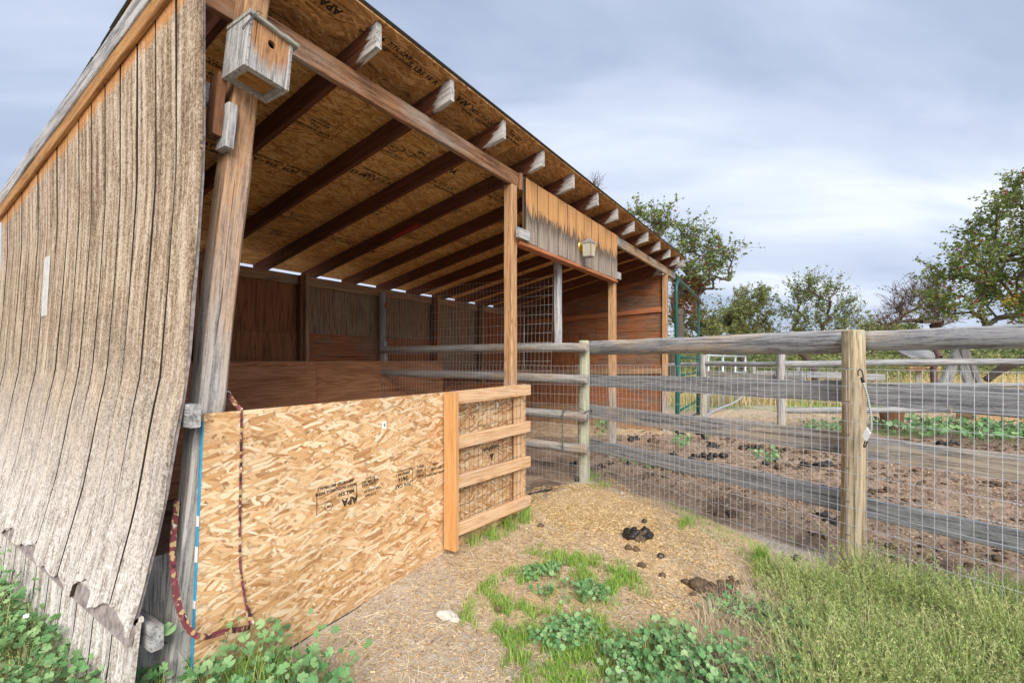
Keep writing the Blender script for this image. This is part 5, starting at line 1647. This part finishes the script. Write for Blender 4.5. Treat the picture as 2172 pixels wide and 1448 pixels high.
K_POLY = [(1640, 1330), (1670, 1250), (1760, 1232), (1860, 1240), (1960, 1262), (2090, 1285), (2260, 1320), (2500, 1440), (2500, 1700), (1700, 1700), (1650, 1450)]
feathery('feathery_weeds', K_POLY, 230, 46, .21, 66, 'kochia', 'bushy yellow-green feathery weeds filling the right foreground', 38, .013)
feathery('feathery_weeds', [(1560, 1215), (1640, 1205), (1720, 1235), (1660, 1270), (1580, 1255)], 9, 50, .11, 62, 'kochia', 'thin feathery weeds in front of the near fence post', 24, .012)
feathery('feathery_weeds', [(-150, 1310), (40, 1310), (130, 1370), (170, 1450), (-100, 1500)], 9, 60, .26, 63, 'kochia', 'yellowish fine weeds at the lower left corner', 28, .014)
# dry brush: tangled tan twigs
def brush(name, poly, n, h, seed, label, cat='dry brush', w=.0013, mat='dry'):
    rg = np.random.RandomState(seed); parts = []
    P = poly_points(poly, n, rg)
    joined(name, [blades(P, h, w, rg, 1.1, .8)], mat, label, cat)
brush('dry_brush', [(1480, 1330), (1600, 1290), (1680, 1310), (1740, 1420), (1640, 1500), (1480, 1480)], 2800, .17, 71, 'tangled tan dead brush between the mallow and the feathery weeds')
brush('dry_brush', [(1930, 1330), (2010, 1310), (2060, 1360), (2000, 1400)], 380, .14, 72, 'wispy dead brush tuft inside the feathery weeds')
brush('dry_brush', K_POLY, 900, .24, 75, 'thin tan dead stalks standing among the feathery weeds', w=.0012)
brush('dry_brush', [(1640, 1185), (1750, 1190), (1900, 1235), (1860, 1250), (1660, 1225)], 500, .08, 73, 'pale dry stalks around the foot of the near post')
brush('dry_brush', [(-150, 1330), (80, 1330), (160, 1400), (120, 1500), (-150, 1500)], 700, .14, 74, 'dry straw tangled in the lower left weeds', w=.0016)
# loose straw and shavings lying on the ground
def litter(name, poly, n, ln, w, mat, label, seed, dens=None, lift=.006, tilt=.18):
    rg = np.random.RandomState(seed)
    P = poly_points(poly, n, rg, dens); n = len(P)
    z = gz(P[:, 0], P[:, 1]) + lift * (.3 + rg.rand(n))
    az = rg.rand(n) * 6.283
    a = np.stack([np.cos(az), np.sin(az), rg.normal(0, tilt, n)], 1)
    s = np.stack([-np.sin(az), np.cos(az), rg.normal(0, .3, n)], 1)
    L = (ln * rg.uniform(.3, 1.3, n) ** 1.3)[:, None]; W = (w * rg.uniform(.5, 1.4, n))[:, None]
    C = np.stack([P[:, 0], P[:, 1], z], 1)
    bow = np.stack([-np.sin(az), np.cos(az), np.zeros(n)], 1) * L * rg.normal(0, .12, n)[:, None]
    V = np.stack([C - a * L - s * W, C - a * L + s * W, C + s * W + bow, C - s * W + bow, C + a * L + s * W, C + a * L - s * W], 1).reshape(-1, 3)
    i = np.arange(n)[:, None] * 6
    Fc = np.concatenate([i + np.array([q]) for q in ([0, 1, 2], [0, 2, 3], [3, 2, 4], [3, 4, 5])], 0)
    return joined(name, [(V, Fc)], mat, label, 'litter')
litter('straw_litter', [(560, 1400), (960, 1165), (1120, 1080), (1250, 1150), (1500, 1300), (1400, 1480), (700, 1560)], 17000, .032, .0012, 'dry', 'fine straw strewn over the foreground dirt', 81)
litter('straw_litter', [(1380, 1050), (1500, 1120), (1700, 1230), (1600, 1300), (1420, 1200)], 5000, .038, .0012, 'dry', 'pale straw strewn along the near side of the fence', 82)
litter('wood_shavings', [(1120, 1075), (1130, 1040), (1300, 1020), (1480, 1120), (1600, 1260), (1450, 1340), (1250, 1220), (1130, 1130)], 26000, .008, .0032, 'shaving', 'golden wood shavings spread in front of the gate', 83, dens=lambda x, y: .25 + .75 * (fbm(x * 2.5, y * 2.5, 3) > .40))
litter('wood_shavings', [(700, 1370), (960, 1180), (1130, 1110), (1300, 1250), (1200, 1480), (800, 1480)], 5000, .007, .0025, 'shaving', 'scattered pale shavings on the left foreground dirt', 84)
litter('straw_litter', [(1260, 1020), (1420, 905), (2172, 900), (2500, 1240), (1850, 1190), (1480, 1080)], 9000, .020, .0016, 'dry', 'bits of straw trodden into the paddock', 85)
litter('straw_litter', [(1440, 905), (1660, 870), (1900, 872), (2172, 880), (2172, 905), (1700, 905)], 9000, .06, .004, 'dry', 'tan straw carpet beyond the paddock', 86, lift=.02)
# golden field grass beyond
def field():
    rg = np.random.RandomState(9)
    n = 30000
    Z = 13 + 30 * rg.rand(n) ** 1.6; px = rg.uniform(1380, 2400, n); X = (px - 1086) / 984.5 * Z
    P = np.stack([X * SY + Z * CY, -X * CY + Z * SY], 1)
    joined('field_grass', [blades(P, .5, .012, rg, .3, .3)], 'field_grass', 'tall golden dry grass of the far field', 'grass')
    n = 5000
    Z = 11.5 + 4 * rg.rand(n); px = rg.uniform(1430, 2300, n); X = (px - 1086) / 984.5 * Z
    P = np.stack([X * SY + Z * CY, -X * CY + Z * SY], 1)
    P = P[fbm(P[:, 0] * .8, P[:, 1] * .8, 3) > .42]
    joined('field_grass', [blades(P, .35, .010, rg, .4, .4)], 'grass', 'green grass band before the golden field', 'grass')
field()

# ------------------------------------------------------------------ manure, clods, stones
def lump(name, c, r, mat, seed, squash=.75, parent=None, rough=.28, sub=2):
    rg = random.Random(seed)
    S, Fq = ico(); V = [Vector(v).normalized() for v in S]; Fc = [tuple(f) for f in Fq]
    for _ in range(sub):
        mid = {}; nf = []
        def mp(a, b):
            k = (min(a, b), max(a, b))
            if k not in mid: mid[k] = len(V); V.append(((V[a] + V[b]) / 2).normalized())
            return mid[k]
        for a, b, d in Fc:
            x, y, z = mp(a, b), mp(b, d), mp(d, a); nf += [(a, x, z), (x, b, y), (z, y, d), (x, y, z)]
        Fc = nf
    o1, o2 = rg.uniform(0, 50), rg.uniform(0, 50)
    W = []
    for v in V:
        k = 1 + rough * (float(vnoise(v.x * 1.6 + o1, v.y * 1.6 + v.z * 1.3 + o2)) - .5) * 2 + rough * .5 * (float(vnoise(v.x * 4 + o2, v.y * 4 + v.z * 3 + o1)) - .5)
        W.append((v.x * r * k, v.y * r * k, v.z * r * k * squash))
    return mesh(name, W, Fc, mat, True), Matrix.Translation(Vector(c)) @ Matrix.Rotation(rg.uniform(0, 6), 4, 'Z')
def ground_at(px, py):
    p = at_g(px, py, .1); p = at_g(px, py, float(gz(p.x, p.y))); return Vector((p.x, p.y, float(gz(p.x, p.y))))
def dung_pile():
    c = ground_at(1352, 1140)
    T = thing('manure_pile', c, 'fresh shiny black horse manure pile on the golden shavings', 'manure')
    k = 0
    rx = Vector((SY, -CY, 0)); fw = Vector((CY, SY, 0))
    for (a, b, h, r) in ((-.085, .02, .03, .040), (-.075, -.06, .035, .045), (-.03, -.03, .055, .044), (-.06, .07, .03, .038), (-.02, .06, .045, .040), (.03, .01, .03, .040), (.075, .03, .045, .048), (.085, -.045, .03, .036), (.04, -.07, .025, .036), (.0, -.09, .02, .038), (.10, -.01, .03, .034), (-.10, -.02, .02, .03), (.02, .08, .02, .03)):
        me, A = lump('ball', c + rx * a * .85 + fw * b * .85 + Vector((0, 0, h * .8)), r * .8, M['dung'] if k not in (9, 12, 5) else M['dung_dry'], 300 + k, .72, rough=.4)
        obj('ball', me, T, A); k += 1
dung_pile()
singles = [(1367, 1107, .020, 'dung', 'single round black dropping just behind the fresh manure pile'),
           (1333, 1165, .022, 'dung_dry', 'crumbly brown dropping in front of the fresh manure pile, left one'),
           (1351, 1168, .024, 'dung_dry', 'crumbly brown dropping in front of the fresh manure pile, right one'),
           (1401, 1184, .024, 'dung', 'small dark dropping alone on the shavings right of the pile'),
           (1360, 1202, .026, 'dung_dry', 'flat brown dropping below the manure pile'),
           (1147, 1118, .024, 'dung_dry', 'brown dropping near the gate grass'),
           (1405, 1222, .018, 'dung_dry', 'little brown crumb right of the bright grass'),
           (1478, 1243, .040, 'dung_dry', 'brown broken clod near the right mallow'),
           (1688, 1188, .028, 'dung', 'dark dropping at the wire left of the near post'),
           (1224, 1020, .026, 'dung', 'dark dropping at the foot of the pale green post')]
for i, (px, py, r, mt, lab) in enumerate(singles):
    p = ground_at(px, py); me, A = lump('dropping', p + Vector((0, 0, r * .5)), r, M[mt], 400 + i, .8)
    tag(obj('dropping', me, None, A), lab, 'dropping')
def heap(px, py, n, spread, r, mats, label, seed):
    c = ground_at(px, py); rg = random.Random(seed)
    T = thing('manure_heap', c, label, 'manure')
    for i in range(n):
        a, b = rg.gauss(0, spread), rg.gauss(0, spread * .6)
        x, y = c.x + SY * a + CY * b, c.y - CY * a + SY * b
        rr = r * rg.uniform(.5, 1.2)
        me, A = lump('clod', (x, y, float(gz(x, y)) + rr * .45), rr, M[rg.choice(mats)], seed * 100 + i, .7, rough=.65, sub=1)
        obj('clod', me, T, A)
heap(1535, 1250, 34, .075, .022, ['dung_dry'], 'crumbled brown manure heap left of the feathery weeds', 51)
heap(1510, 950, 7, .07, .055, ['dung'], 'black manure heap in the paddock below the third fence board', 52)
heap(1500, 970, 9, .16, .05, ['dung'], 'long black manure streak in the paddock right of the mallow strip', 53)
heap(1600, 950, 9, .22, .05, ['dung', 'dung_dry'], 'dark manure heap behind the fence, second from the shelter', 54)
heap(1650, 958, 8, .18, .05, ['dung', 'dung_dry'], 'dark manure heap behind the fence beside a little green weed', 55)
heap(1465, 920, 9, .22, .06, ['dung'], 'dark manure heap near the foot of the green gate', 56)
heap(1690, 990, 7, .14, .045, ['dung_dry', 'dung'], 'brown and black manure clods in mid paddock', 57)
heap(1760, 990, 8, .14, .045, ['dung', 'dung_dry'], 'dark manure clods just left of the near post', 58)
heap(1755, 1107, 7, .07, .035, ['dung', 'dung_dry'], 'dark manure clods under the lowest board near the post', 59)
heap(1870, 1045, 8, .10, .035, ['dung_dry', 'dung'], 'brown manure clods just right of the near post', 60)
heap(2015, 940, 8, .12, .05, ['dung'], 'dark manure heap in front of the green mallow bank', 61)
heap(1385, 940, 4, .05, .055, ['dung_dry', 'dung'], 'round brown manure balls near the shelter post', 62)
heap(1345, 935, 4, .06, .05, ['dung_dry', 'dung'], 'small dark manure clods between two shelter posts', 63)
heap(2110, 1030, 4, .06, .03, ['dung_dry', 'dung'], 'small brown clods in the paddock at the right', 64)
heap(1545, 1095, 5, .08, .03, ['dung_dry'], 'dry brown clods behind the wire in mid fence bay', 65)
heap(1275, 985, 10, .16, .03, ['dung_dry', 'dung'], 'dark crumbs in the shade beside the pale green post', 66)
# crumbs everywhere in the paddock: nobody could count them
def crumbs(name, poly, n, r, mat, label, seed, dens=None):
    rg = np.random.RandomState(seed)
    P = poly_points(poly, n, rg, dens); n = len(P)
    S, Fq = ico()
    rr = r * rg.uniform(.3, 1.0, n) ** 1.6 * 1.2
    S = S[None] * rg.uniform(.6, 1.3, (n, 12, 1))
    V = S * rr[:, None, None]; V[..., 2] *= .5
    V = V + np.stack([P[:, 0], P[:, 1], gz(P[:, 0], P[:, 1]) + rr * .25], 1)[:, None]
    Fc = (np.arange(n)[:, None, None] * 12 + Fq[None]).reshape(-1, 3)
    joined(name, [(V.reshape(-1, 3), Fc)], mat, label, 'dirt')
PADP = [(1260, 1020), (1300, 930), (1440, 905), (1700, 920), (2300, 955), (2600, 1250), (1900, 1200), (1500, 1075)]
M['crumb'] = leaf_mat('crumb', [(.13, .08, .05), (.26, .17, .115), (.40, .285, .20), (.52, .40, .29)], 0.0, .95)
crumbs('dirt_crumbs', PADP, 14000, .014, 'crumb', 'brown crumbs of trodden dirt and manure over the paddock', 91)
crumbs('dirt_crumbs', PADP, 1100, .030, 'dung_dry', 'darker manure crumbs scattered over the paddock', 92, lambda x, y: (fbm(x * 1.5, y * 1.5, 3) > .46) * 1.0)
crumbs('dirt_crumbs', [(600, 1400), (1120, 1080), (1600, 1280), (1300, 1500), (700, 1500)], 2600, .008, 'crumb', 'fine crumbs of dirt on the foreground', 93)
# white tuft of wool, black stick, pebbles
p = ground_at(950, 1312)
V_, A_ = lump('wool_tuft', p + Vector((0, 0, .012)), .05, M['wool'], 501, .32, rough=.6)
tag(obj('wool_tuft', V_, None, A_ @ Matrix.Diagonal((1.25, .6, 1, 1))), 'white flat tuft of wool on the foreground dirt', 'wool')
p = ground_at(1058, 1294)
V_, A_ = lump('clod', p + Vector((0, 0, .01)), .028, M['dung_dry'], 502, .5)
tag(obj('stone', V_, None, A_), 'tan clod at the left edge of the bright grass patch', 'clod')
a, b = ground_at(1122, 1049), ground_at(1173, 1041)
o = tube('black_stick', [a + Vector((0, 0, .012)), a.lerp(b, .5) + Vector((0, 0, .016)), a.lerp(b, .8) + Vector((0, 0, .016)), b + Vector((0, 0, .03))], [.008, .011, .009, .004], M['black'], None, 7)
tag(o, 'short black stick on the shavings beside the gate', 'stick')
for i, (px, py) in enumerate(((1318, 1046), (1230, 1200))):
    p = ground_at(px, py); V_, A_ = lump('pebble', p + Vector((0, 0, .006)), .018, M['wool'], 520 + i, .7, sub=1)
    tag(obj('pebble', V_, None, A_), ('pale pebble by the wire right of the pale green post', 'pale pebble in the bright grass')[i], 'pebble')
